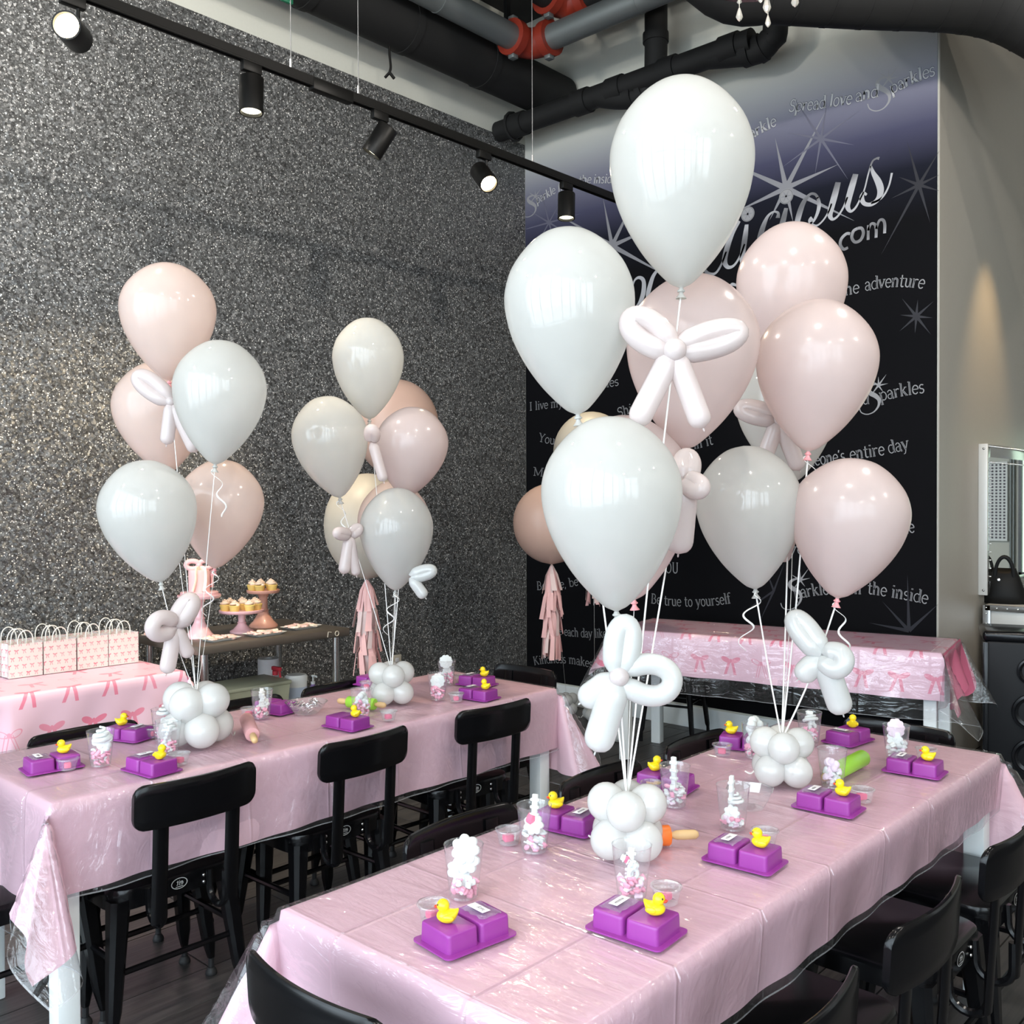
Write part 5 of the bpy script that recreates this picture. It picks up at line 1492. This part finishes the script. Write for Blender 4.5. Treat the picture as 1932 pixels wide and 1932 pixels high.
# big round balloons with tissue tassels, in the corner behind
GR = 'round balloons with tassels'
dA = 4.75
balloon('dusky peach round balloon behind the middle bunch', (748, 716), (750, 900), 160, 5.05, M['peach'], M['peach'], None, 0, True, GR)
balloon('greige round balloon with a pink tassel behind the middle bunch', (694, 893), (692, 1092), 164, 4.75, M['beige_lx'], M['beige_lx'], None, 0, True, GR)
balloon('dusky peach round balloon with a tassel in front of the mural edge', (1040, 912), (1041, 1064), 147, 5.35, M['peach'], M['peach'], baseE, 0, True, GR)
balloon('greige round balloon mostly hidden behind the lowest white balloon', (1112, 777), (1120, 935), 146, 5.6, M['beige_lx'], M['beige_lx'], baseF, 0, True, GR)
def tassel(a, b, d, wpx, label, seed):
    A = at_d(a[0], a[1], d); B = at_d(b[0], b[1], d)
    t = thing('tissue_tassel', label, 'tassel', A, 0, 'tissue tassels under the round balloons')
    rnd = random.Random(seed); L_ = (A - B).length; W_ = wpx / FPX * d
    MB().tube([(0, 0, .02), (0, 0, -L_)], .002, 6).build('cord', M['ribbon'], t)
    tiers = 4
    for k in range(tiers):
        z0 = -L_ * (.0 + .21 * k); ln = L_ * (.34 if k < 3 else .38)
        for j in range(15):
            mb = MB()
            an = 2 * PI * j / 15 + rnd.uniform(-.15, .15)
            sp_ = rnd.uniform(.22, .50) * W_ * (.9 if k else .7)
            wd = W_ * rnd.uniform(.12, .19); q = Vector((math.cos(an), math.sin(an), 0)); s_ = Vector((-q.y, q.x, 0))
            l2 = ln * rnd.uniform(.75, 1.05)
            P_ = [Vector((0, 0, z0)) + q * W_ * (.14 if k else .03), Vector((0, 0, z0 - l2 * .35)) + q * (sp_ * .4 + W_ * (.12 if k else .05)), Vector((0, 0, z0 - l2)) + q * sp_ * .9 + s_ * rnd.uniform(-.02, .02)]
            V = []
            for i, p_ in enumerate(P_):
                hw = wd * (.25, .8, 1)[i] / 2
                V += [p_ - s_ * hw, p_ + s_ * hw, p_ - s_ * hw + q * .0008, p_ + s_ * hw + q * .0008]
            F = []
            for i in range(2):
                o_ = i * 4
                F += [(o_, o_ + 1, o_ + 5, o_ + 4), (o_ + 3, o_ + 2, o_ + 6, o_ + 7), (o_, o_ + 4, o_ + 6, o_ + 2), (o_ + 1, o_ + 3, o_ + 7, o_ + 5)]
            F.append((8, 9, 11, 10))
            mb.add(V, F)
            mb.build('tissue_strip', M['tassel'] if rnd.random() < .62 else M['tassel2'], t, False)
tassel((692, 1094), (702, 1278), 4.75, 72, 'pink tissue tassel hanging in front of the glitter wall', 1)
tassel((1041, 1066), (1034, 1244), 5.35, 60, 'pink tissue tassel hanging in front of the mural beside the corner', 2)
tassel((1120, 938), (1126, 1142), 5.6, 40, 'pink tissue tassel showing beside the lowest white balloon', 3)

def balloon_bow(label, c, d, rc, loops, tails, m, center=None, group='modelling-balloon bows', ribbon=None):
    """twisted balloon bow: centre knot ball, two loops, two tails, drawn at distance d"""
    O = at_d(c[0], c[1], d)
    t = thing('balloon_bow', label, 'balloon bow', O, 0, group)
    px = d / FPX
    if rc: MB().ball(-CF * (rc * px * .5), (rc * px,) * 3, 24, 14).build('knot_ball', center or m, t, True, 180)
    for (tx, ty, op, r_, dd) in loops:
        ex = CR * ((tx - c[0]) * px) - CU * ((ty - c[1]) * px) + CF * dd
        L_ = ex.length; e = ex / L_; nrm = CF.cross(e) if abs(CF.dot(e)) < .9 else CR
        nrm = (nrm - e * nrm.dot(e)).normalized()
        R_ = r_ * px; L2 = max(L_ - R_, R_ * 1.5); O2 = max(op * px - R_, R_ * .55)
        pts = []; rs = []; n_ = 36
        for i in range(n_ + 1):
            a = 2 * PI * i / n_
            s_ = (1 - math.cos(a)) / 2
            pts.append(e * (L2 * s_ + R_ * .15) + nrm * (O2 * math.sin(a) * (math.sqrt(max(s_, 0)) * .55 + .45)))
            k = min(1.0, .50 + 2.2 * s_)
            rs.append(R_ * k * (1 - .06 * s_))
        rs[0] = rs[-1] = R_ * .25
        MB().tube(pts, rs, 18).build('loop', m, t, True, 180)
    for (tx, ty, r_, dd) in tails:
        ex = CR * ((tx - c[0]) * px) - CU * ((ty - c[1]) * px) + CF * dd
        R_ = r_ * px; L_ = ex.length; e = ex / L_
        n_ = 22; pts = []; rs = []
        for i in range(n_ + 1):
            q = i / n_; s_ = q * L_
            pts.append(e * (s_ + R_ * .1))
            tip = L_ - s_
            k = 1.0
            if tip < R_: k = math.sqrt(max(0.0, 1 - (1 - tip / R_) ** 2))
            if s_ < R_ * 1.3: k = min(k, .35 + .65 * math.sin(PI / 2 * s_ / (R_ * 1.3)))
            rs.append(max(R_ * k, .0012))
        mb = MB().tube(pts, rs, 18)
        mb.ball(pts[-1] + e * .003, (.0022, .0022, .005), 8, 6, align_z(e).to_3x3())
        mb.build('tail', m, t, True, 180)
    if ribbon is not None:
        MB().tube([Vector((0, 0, 0)), Vector(ribbon) - O], .0022, 6, flat=.4).build('ribbon', M['ribbon'], t, True, 180)
    return t
bp, bw = M['bow_pink'], M['bow_white']
balloon_bow('big blush balloon bow at the heart of the nearest bunch', (1271, 662), 2.00, 22, [(1176, 590, 46, 22, .01), (1414, 618, 40, 22, .02)], [(1200, 800, 23, .0), (1326, 806, 22, .0)], bp)
balloon_bow('large white balloon bow hanging lowest over the near table', (1167, 1275), 1.98, 19, [(1182, 1160, 40, 22, .0), (1286, 1290, 56, 21, .0)], [(1100, 1330, 26, .03), (1124, 1416, 29, .0)], bw, M['bow_pink'], ribbon=None)
balloon_bow('clear blush balloon bow tied beside the lowest white balloon', (1292, 905), 2.20, 0, [(1306, 848, 30, 20, .05), (1322, 930, 24, 18, -.06)], [(1284, 1044, 27, .03)], bp)
balloon_bow('small blush balloon bow behind the middle right pearl balloon', (1470, 790), 2.84, 13, [(1388, 766, 26, 16, .02), (1540, 770, 26, 16, .05)], [(1512, 886, 16, .02), (1440, 880, 16, .03)], bp)
balloon_bow('white balloon bow hanging at the right in front of the back table', (1552, 1236), 2.55, 0, [(1500, 1158, 18, 20, .05), (1592, 1252, 38, 20, -.06)], [(1514, 1284, 22, .03), (1590, 1346, 24, .0)], bw, ribbon=None)
balloon_bow('tip of a blush balloon bow showing between the lower right balloons', (1500, 985), 2.80, 10, [(1512, 925, 20, 14, .02)], [(1479, 1060, 13, .02)], bp)
balloon_bow('blush balloon bow of the left bunch, half behind the white balloon', (324, 758), 3.20, 9, [(252, 704, 27, 14, .0), (392, 716, 24, 14, .12)], [(314, 838, 13, .0), (366, 852, 13, .02)], bp)
balloon_bow('blush balloon bow hanging low on the left bunch ribbons', (331, 1181), 3.05, 0, [(300, 1174, 34, 15, -.10), (362, 1122, 20, 17, .03)], [(314, 1270, 15, .0), (352, 1242, 13, .03)], bp)
balloon_bow('slim blush balloon bow between the two upper balloons of the middle bunch', (702, 832), 3.62, 0, [(706, 806, 17, 11, -.06)], [(724, 908, 10, .0)], bp)
balloon_bow('blush balloon bow at the left of the middle bunch, over the greige balloon', (660, 1010), 3.55, 0, [(638, 1003, 14, 9, -.08), (680, 992, 12, 9, .03)], [(648, 1082, 11, .0), (671, 1086, 9, .02)], bp)
balloon_bow('white balloon bow poking out right of the bottom middle balloon', (774, 1088), 3.60, 0, [(824, 1074, 13, 11, .0)], [(802, 1127, 11, .0)], bw)

# ------------------------------------------------------------------ gift bags
def make_gift_bag():
    t = thing('gift_bag', '', 'gift bag', (0, 0, 0), 0, 'bow-printed paper gift bags')
    w_, d_, h_ = .148, .085, .152
    mb = MB(); mb.uv = []
    def quad(a, b, c, d, u0, u1, v0, v1):
        mb.add([a, b, c, d], [(0, 1, 2, 3)]); mb.uv += [(u0, v0), (u1, v0), (u1, v1), (u0, v1)]
    x, y = w_ / 2, d_ / 2
    quad((-x, -y, 0), (x, -y, 0), (x, -y, h_), (-x, -y, h_), 0, w_, 0, h_)
    quad((x, y, 0), (-x, y, 0), (-x, y, h_), (x, y, h_), .2, .2 + w_, 0, h_)
    for s_ in (-1, 1):
        a, b = (-y, 0) if s_ > 0 else (y, 0)
        quad((s_ * x, a, 0), (s_ * (x - .008), 0, 0), (s_ * (x - .012), 0, h_), (s_ * x, a, h_), 0, d_ / 2, 0, h_)
        quad((s_ * (x - .008), 0, 0), (s_ * x, -a, 0), (s_ * x, -a, h_), (s_ * (x - .012), 0, h_), 0, d_ / 2, 0, h_)
    quad((-x, y, .001), (x, y, .001), (x, -y, .001), (-x, -y, .001), 0, w_, 0, d_)
    quad((-x + .002, -y + .002, h_ - .03), (x - .002, -y + .002, h_ - .03), (x - .002, -y + .002, h_ - .001), (-x + .002, -y + .002, h_ - .001), 0, .01, 0, .01)
    mb.build('bag_body', M['bagpaper'], t, False)
    for s_ in (-1, 1):
        yy = s_ * (y - .004)
        MB().tube([(-.034 + .0, yy, h_ - .02)] + [(-.034 * math.cos(a), yy + s_ * .006 * math.sin(a), h_ + .060 * math.sin(a) ** .8) for a in [PI * i / 14 for i in range(1, 14)]] + [(.034, yy, h_ - .02)], .0026, 8).build('handle', M['kraft'], t)
    return t
gb = make_gift_bag(); fb = True
names = ['at the left edge of the photo', 'second from the left', 'third from the left', 'nearest the steel worktop']
for row in range(2):
    for k in range(4):
        y = 1.712 + k * .153 - row * .01; x = -4.645 + row * -.095 + .02
        l = 'white gift bag with pink bow print, %s row, %s' % (('front', 'back')[row], names[k])
        if fb: fb = False; gb.location = (x, y, TH + .006); gb.rotation_euler = (0, 0, PI / 2); gb['label'] = l
        else: dup(gb, (x, y, TH + .006), PI / 2 + (.02 * ((k * 7) % 3 - 1)), l)

# ------------------------------------------------------------------ steel worktop with cakes
SZ = .85
sy0, sy1, sx0, sx1 = 2.36, 3.27, -4.86, -4.215
t = thing('steel_worktop', 'dark steel prep table with bright round legs at the glitter wall', 'work table', ((sx0 + sx1) / 2, (sy0 + sy1) / 2, 0))
wx, wy = (sx1 - sx0) / 2, (sy1 - sy0) / 2
MB().rbox((0, 0, SZ - .022), (2 * wx, 2 * wy, .044), .006).build('worktop', M['bigsteel'], t)
MB().rbox((0, 0, .40), (2 * wx - .06, 2 * wy - .06, .022), .004).build('undershelf', M['bigsteel'], t)
for a in (-1, 1):
    for b in (-1, 1): MB().tube([(a * (wx - .045), b * (wy - .06), 0), (a * (wx - .045), b * (wy - .06), SZ - .04)], .020, 16).build('leg', M['legsteel'], t)
mb = MB().tube([(wx + .001, wy - .088 + .012 * math.cos(q), SZ - .022 + .013 * math.sin(q)) for q in [i * PI / 7 for i in range(14)]], .0022, 6, closed=True)
mb.tube([(wx + .001, wy - .125, SZ - .012), (wx + .001, wy - .145, SZ - .008), (wx + .001, wy - .150, SZ - .036)], .0022, 6).build('chalk_mark', M['outlet'], t)
def stand(x, y, h, rtop, rfoot, m, label, flare=.5):
    t = thing('cake_stand', label, 'cake stand', (x, y, SZ))
    s_ = [(0, 0), (rfoot, 0), (rfoot * 1.0, .010), (rfoot * .72, h * .16), (rfoot * .42, h * .34), (rfoot * .34, h * .42), (rfoot * .40, h * .46), (rfoot * .30, h * .5), (rfoot * flare * .6, h * .8), (rfoot * .44, h * .93), (rfoot * .5, h - .012), (0, h - .012)]
    MB().lathe(s_, 32).build('pedestal', m, t, True, 50)
    MB().lathe([(0, h - .012), (rtop * .94, h - .012), (rtop, h - .004), (rtop, h + .004), (rtop * .97, h + .006), (rtop * .95, h), (0, h)], 40).build('plate_top', m, t, True, 50)
    return Vector((x, y, SZ + h))
cx0, cy0 = -4.50, 2.53
top = stand(cx0, cy0, .215, .108, .072, M['cakepink'], 'tall dusty pink cake stand carrying the bow cake')
t = thing('bow_cake', 'small pink cake draped with a fondant bow', 'cake', top)
MB().lathe([(0, .002), (.094, .002), (.094, .018), (.09, .021), (0, .021)], 36).build('cake_board', M['cakepink'], t, True, 40)
MB().lathe([(0, .021), (.052, .021), (.053, .125), (.049, .133), (0, .134)], 36).build('cake_body', M['fondant'], t, True, 40)
mb = MB()
for a in (-.5, .35): mb.tube(spline([(0, 0, .137), (.05 * math.cos(a - .3) , .05 * math.sin(a - .3), .136), (.0575 * math.cos(a - .3), .0575 * math.sin(a - .3), .08), (.066 * math.cos(a - .5), .066 * math.sin(a - .5), .026)], 5), .012, 8, flat=.5)
mb.build('fondant_tail', M['cream'], t)
mb = MB()
for sg in (-1, 1): mb.tube([(.030 * sg * (1 - math.cos(q)) * .55, .030 * sg * (1 - math.cos(q)) * .9, .158 + .020 * math.sin(q)) for q in [2 * PI * i / 18 for i in range(19)]], .013, 10)
mb.ball((0, 0, .158), .016, 12, 8)
mb.build('fondant_bow', M['fondant'], t, True, 180)
mb = MB()
for k in range(5): mb.tube(spline([(.054 * math.cos(1.2 + k * .12), .054 * math.sin(1.2 + k * .12), .132), (.064 * math.cos(1.25 + k * .16), .064 * math.sin(1.25 + k * .16), .09 - .01 * k), (.066 * math.cos(1.35 + k * .14), .066 * math.sin(1.35 + k * .14), .04)], 5), .008, 8)
mb.build('fondant_drape', M['fondant'], t, True, 180)
s1 = stand(-4.50, 2.775, .118, .118, .062, M['cakepink'], 'lower dusty pink cupcake stand in the middle of the steel worktop')
s2 = stand(-4.62, 2.985, .200, .090, .078, M['cakesalmon'], 'salmon cupcake stand at the right, behind the lower one')
def make_cupcake():
    t = thing('cupcake', '', 'cupcake', (0, 0, 0), 0, 'vanilla cupcakes on the stands')
    MB().lathe([(0, 0), (.021, 0), (.029, .032), (.0275, .034), (0, .034)], 28, None, 0, True, lambda a, z_: 1 + .02 * math.sin(a * 14)).build('cake_case', M['sponge'], t, True, 50)
    MB().tube([(.022 * (1 - k / 46) * math.cos(k * .42), .022 * (1 - k / 46) * math.sin(k * .42), .036 + k * .00062) for k in range(42)], [.0085 * (1 - k / 70) for k in range(42)], 8).build('icing', M['frost'], t, True, 180)
    return t
cc = make_cupcake(); fcc = True
spots = [(s1, [(-.070, -.045), (.0, -.078), (.062, -.048), (.088, .015), (.045, .070), (-.02, .085), (-.080, .030), (.02, .005)], 'lower pink stand'), (s2, [(-.045, -.035), (.025, -.052), (.055, .010), (.018, .055), (-.05, .03)], 'salmon stand')]
cn = ['left front', 'front', 'right front', 'right side', 'right rear', 'rear', 'left rear', 'centre']
for s_, pts, wh in spots:
    for i, (a, b) in enumerate(pts):
        p = s_ + Vector((-b, a, .0005)); l = 'vanilla cupcake in a yellow case, %s of the %s' % (cn[i], wh)
        if fcc: fcc = False; cc.location = p; cc['label'] = l
        else: dup(cc, p, i * 1.3, l)
def plate_of(y, x, l1, l2, label, seed, n_):
    t = thing('serving_plate', label, 'plate', (x, y, SZ), .12)
    MB().add([(-l1 * .7, -l2 * .7, .0), (l1 * .7, -l2 * .7, 0), (l1 * .7, l2 * .7, 0), (-l1 * .7, l2 * .7, 0), (-l1, -l2, .014), (l1, -l2, .014), (l1, l2, .014), (-l1, l2, .014), (-l1 * .7, -l2 * .7, .006), (l1 * .7, -l2 * .7, .006), (l1 * .7, l2 * .7, .006), (-l1 * .7, l2 * .7, .006)],
             [(3, 2, 1, 0), (0, 1, 5, 4), (1, 2, 6, 5), (2, 3, 7, 6), (3, 0, 4, 7), (4, 5, 9, 8), (5, 6, 10, 9), (6, 7, 11, 10), (7, 4, 8, 11), (8, 9, 10, 11)]).build('dish', M['plate'], t, False)
    rnd = random.Random(seed)
    for k in range(n_):
        mb = flower(.024, .009, 5, .18)
        o = mb.build('iced_biscuit', M['cookie'] if rnd.random() < .7 else M['cream'], None)
        o.location = (x - l1 * .5 + l1 * 1.0 * (k % 3) / 2, y - l2 * .6 + 1.2 * l2 * (k // 3) / max(1, (n_ - 1) // 3), SZ + .014 + .004 * (k % 2)); o.rotation_euler = (rnd.uniform(-.25, .25), rnd.uniform(-.25, .25), rnd.uniform(0, 6))
        tag(o, 'pink iced biscuit lying on the %s' % label, 'biscuit', 'iced biscuits on the ' + label)
plate_of(2.40, -4.68, .055, .065, 'white plate at the left end of the steel worktop', 1, 6)
plate_of(2.545, -4.335, .060, .090, 'white plate in front of the tall cake stand', 2, 9)
plate_of(2.80, -4.325, .062, .098, 'white plate in front of the lower cupcake stand', 3, 9)
plate_of(3.08, -4.40, .060, .100, 'white plate at the right end of the steel worktop', 4, 9)
# under the worktop
US = .411
t = thing('storage_tub', 'sage green lidded tub on the shelf under the steel worktop', 'storage tub', (-4.52, 2.80, US))
MB().box((0, 0, .075), (.24, .38, .15), None, 0, 1.06).build('tub', M['greenbox'], t, False)
MB().rbox((0, 0, .158), (.27, .42, .02), .006).build('lid', M['greenbox'], t)
MB().lathe([(0, .001), (.022, .001), (.022, 0)], 16, Matrix.Translation((.126, .06, .06)) @ align_z((1, 0, 0))).build('sticker', M['cookie'], t)
t = thing('spray_bottle', 'clear spray bottle with a red trigger under the worktop', 'spray bottle', (-4.56, 3.02, US))
MB().lathe([(0, 0), (.034, 0), (.036, .01), (.036, .12), (.02, .16), (.014, .175), (0, .175)], 24).build('bottle', M['film'], t, True, 50)
MB().lathe([(.016, .172), (.016, .195), (0, .195)], 16).rbox((.012, 0, .208), (.075, .022, .024), .006).tube([(.040, 0, .20), (.048, 0, .165), (.044, 0, .15)], .006, 8).build('trigger', M['redpl'], t)
t = thing('paper_roll', 'white paper towel roll standing behind the spray bottle', 'paper roll', (-4.72, 3.08, US))
MB().lathe([(.022, 0), (.060, 0), (.060, .24), (.022, .24), (.022, 0)], 28).build('roll', M['paper'], t, True, 40)
t = thing('wipes_tub', 'white tub of wipes with a pale blue label under the worktop', 'tub', (-4.52, 3.13, US))
MB().lathe([(0, 0), (.058, 0), (.060, .01), (.060, .13), (0, .13)], 32).build('tub_body', M['plate'], t, True, 40)
MB().lathe([(.0606, .02), (.0606, .10)], 32).build('label_band', M['bluelabel'], t)
MB().lathe([(0, .165), (.054, .165), (.063, .155), (.063, .13), (.055, .13)], 32).build('lid', M['plate'], t, True, 40)
t = thing('pump_bottle', 'small white pump bottle at the right of the shelf', 'pump bottle', (-4.46, 3.20, US - .0))
MB().lathe([(0, 0), (.024, 0), (.026, .005), (.026, .085), (.012, .10), (.012, .108), (0, .108)], 24).build('bottle', M['violetlabel'], t, True, 45)
MB().lathe([(.012, .108), (.013, .122), (.004, .124), (.004, .15), (.010, .151), (.010, .160), (0, .160)], 16).tube([(0, 0, .155), (.032, 0, .155), (.036, 0, .148)], .005, 8).build('pump', M['plate'], t)
t = thing('wall_outlet', 'ivory wall outlet low on the glitter wall beside the ribbons', 'outlet', (XL + .006, 4.27, .44))
MB().rbox((.004, 0, 0), (.008, .075, .115), .003).build('cover_plate', M['outlet'], t)
for s_ in (-1, 1): MB().rbox((.0085, 0, s_ * .022), (.004, .032, .028), .003).build('socket', M['paper'], t)

# ------------------------------------------------------------------ right side: mirror, vanity, handbag, speaker
def studs(mb, a, b, n_, r_, axis):
    a, b = Vector(a), Vector(b)
    for i in range(n_):
        mb.ball(a.lerp(b, i / max(1, n_ - 1)), r_, 8, 5)
my0, my1, mz0, mz1 = 6.33, 7.45, .95, 1.885
t = thing('wall_mirror', 'studded silver-framed mirror on the beige return wall', 'mirror', (XW, my0, mz0))
w_, h_ = my1 - my0, mz1 - mz0
MB().box((.022, w_ / 2, h_ / 2), (.030, w_ - .16, h_ - .16)).build('glass', M['mirrorglass'], t, False)
for nm, c, s_ in (('frame_side', (.018, .055, h_ / 2), (.036, .11, h_)), ('frame_side', (.018, w_ - .055, h_ / 2), (.036, .11, h_)), ('frame_top', (.018, w_ / 2, h_ - .055), (.036, w_ - .22, .11)), ('frame_bottom', (.018, w_ / 2, .055), (.036, w_ - .22, .11))):
    MB().rbox(c, s_, .003).build(nm, M['mirrorframe'], t)
MB().rbox((.026, .004, h_ / 2), (.052, .014, h_), .002).build('edge_strip', M['vanity'], t)
for s_ in ((.0, .018, h_ - .012, w_ - .018, h_ - .012, 40), (.0, .105, h_ - .112, w_ - .105, h_ - .112, 32), (.0, .018, .02, .018, h_ - .02, 18), (.0, .105, .11, .105, h_ - .11, 15)):
    mb = MB(); studs(mb, (.040, s_[1], s_[2]), (.040, s_[3], s_[4]), s_[5], .0055, 0)
    mb.build('stud_row', M['stud'], t)
for z_ in (.03, h_ - .03): MB().ball((.030, -.004, z_), (.008, .004, .008), 10, 6).build('screw', M['mirrorframe'], t)
vy = 6.33
t = thing('vanity_unit', 'mirrored vanity unit with studded edges below the handbag', 'vanity', (XW + .02, vy, 0))
MB().rbox((.36, .40, .445), (.70, .78, .89), .004).build('carcass', M['vanity'], t)
for nm, c, s_ in (('edge_strip', (.03, -.003, .445), (.045, .014, .89)), ('edge_strip', (.37, -.003, .875), (.70, .014, .036))):
    MB().rbox(c, s_, .002).build(nm, M['mirrorframe'], t)
mb = MB(); studs(mb, (.03, -.012, .05), (.03, -.012, .84), 14, .006, 0); mb.build('stud_row', M['stud'], t)
mb = MB(); studs(mb, (.03, -.012, .876), (.68, -.012, .876), 12, .006, 0); mb.build('stud_row', M['stud'], t)
# handbag
hb = at_y(1893, 1126, 6.48)
t = thing('handbag', 'slouchy black leather handbag with two arched handles on the vanity', 'handbag', (hb.x, 6.50, .891), .25)
mb = MB()
n_ = 28
L0 = []
for z_, a, b in ((0, .118, .055), (.004, .128, .062), (.05, .124, .066), (.10, .108, .060), (.15, .086, .046), (.185, .070, .030), (.20, .066, .020)):
    L0.append([(a * math.cos(2 * PI * i / n_) * (1 + .03 * math.sin(i * 3 + z_ * 30)), b * math.sin(2 * PI * i / n_), z_ + (.022 * abs(math.cos(2 * PI * i / n_)) ** 3 if z_ > .14 else 0)) for i in range(n_)])
mb.add([p for r_ in L0 for p in r_], [(i * n_ + j, i * n_ + (j + 1) % n_, (i + 1) * n_ + (j + 1) % n_, (i + 1) * n_ + j) for i in range(6) for j in range(n_)] + [tuple(range(n_ - 1, -1, -1)), tuple(6 * n_ + j for j in range(n_))])
mb.build('bag_body', M['leather'], t, True, 60)
for s_ in (-1, 1):
    MB().tube([(-.052 * math.cos(q), s_ * (.028 + .012 * math.sin(q)), .165 + .125 * math.sin(q)) for q in [PI * i / 18 for i in range(19)]], .0105, 10, flat=.55).build('handle', M['leather'], t)
MB().lathe([(0, .0), (.010, .002), (.008, .012), (0, .014)], 12, Matrix.Translation((-.03, -.05, .15)) @ align_z((0, -1, .2))).build('clasp', M['chrome'], t)
# far wall pieces seen in the mirror
t = thing('pegboard', 'white pegboard panel reflected in the mirror', 'pegboard', (-.83, 9.42, 1.16))
nxh, nzh = 18, 24
MB().box((0, 0, .36), (.62, .02, .72)).build('board', M['pegboard'], t, False)
mb = MB()
for i in range(nxh):
    for j in range(nzh):
        mb.box((-.285 + .57 * i / (nxh - 1), -.011, .03 + .66 * j / (nzh - 1)), (.017, .003, .017))
tag(mb.build('holes', M['ink'], t, False), None, None, None, 'stuff')
for x in (-1.165, -1.19): struct('trim_%d' % (10 if x > -1.18 else 11), MB().tube([(x, 9.42, .2), (x, 9.42, 3.2)], .010, 10), M['galv'])
wobj = struct('window_20', MB().box((-1.245, 9.43, 1.5), (.03, .04, 1.3)).box((-1.84, 9.43, 1.5), (.04, .04, 1.3)).box((-1.54, 9.43, 2.16), (.62, .04, .05)).box((-1.54, 9.43, .86), (.62, .04, .05)), M['frame_grey'])
MB().box((-1.54, 9.44, 1.5), (.58, .006, 1.28)).build('pane', mat('daylit_pane', (.5, .7, .4), .4, emit=(.72, .95, .80), estr=1.1), wobj, False)
# tower speaker
sp0 = Vector((-1.50, 5.80, 0))
t = thing('tower_speaker', 'tall black party loudspeaker at the right edge behind the near table', 'loudspeaker', sp0, rad(20))
MB().rbox((0, 0, .40), (.40, .34, .76), .02, 3).build('cabinet', M['spk'], t)
MB().rbox((0, 0, .80), (.42, .36, .06), .022, 3).build('top_panel', M['spkgloss'], t)
MB().rbox((0, .0, .022), (.43, .37, .044), .015, 3).build('base', M['spk'], t)
MB().rbox((-.195, -.165, .40), (.03, .03, .74), .006).build('corner_rail', M['spkgloss'], t)
for z_, r_ in ((.62, .075), (.40, .10), (.16, .10)):
    MB().lathe([(r_, 0), (r_ * .98, .014), (r_ * .86, .016), (r_ * .82, .004), (r_ * .3, -.012), (r_ * .26, .004), (0, .010)], 32, Matrix.Translation((.03, -.171, z_)) @ align_z((0, -1, 0))).build('driver', M['spkgloss'], t, True, 40)
mb = MB()
for a in ((-.04, 0), (.04, 0)): mb.box((.10 + a[0], -.173, .70), (.006, .004, .05))
mb.box((.10, -.173, .725), (.086, .004, .006)).box((.10, -.173, .675), (.086, .004, .006)).build('display', M['badge'], t, False)
adv = 0; mb = MB()
SP = {'S': G['S'], 'O': G['O'], 'N': (1.2, [([(.2, 0), (.2, 1.45)], T), ([(.2, 1.45), (.95, 0)], T), ([(.95, 0), (.95, 1.45)], T)]), 'Y': G['Y']}
for c in 'SONY':
    for pts, w2 in SP[c][1]:
        # reads upwards along the corner rail
        mb.tube([(-.1955 - (q[1] - .7) * .012, -.1806, .115 + (adv + q[0]) * .014) for q in pts], .0013, 4)
    adv += SP[c][0] + .12
mb.build('brand_lettering', M['badge'], t, False)
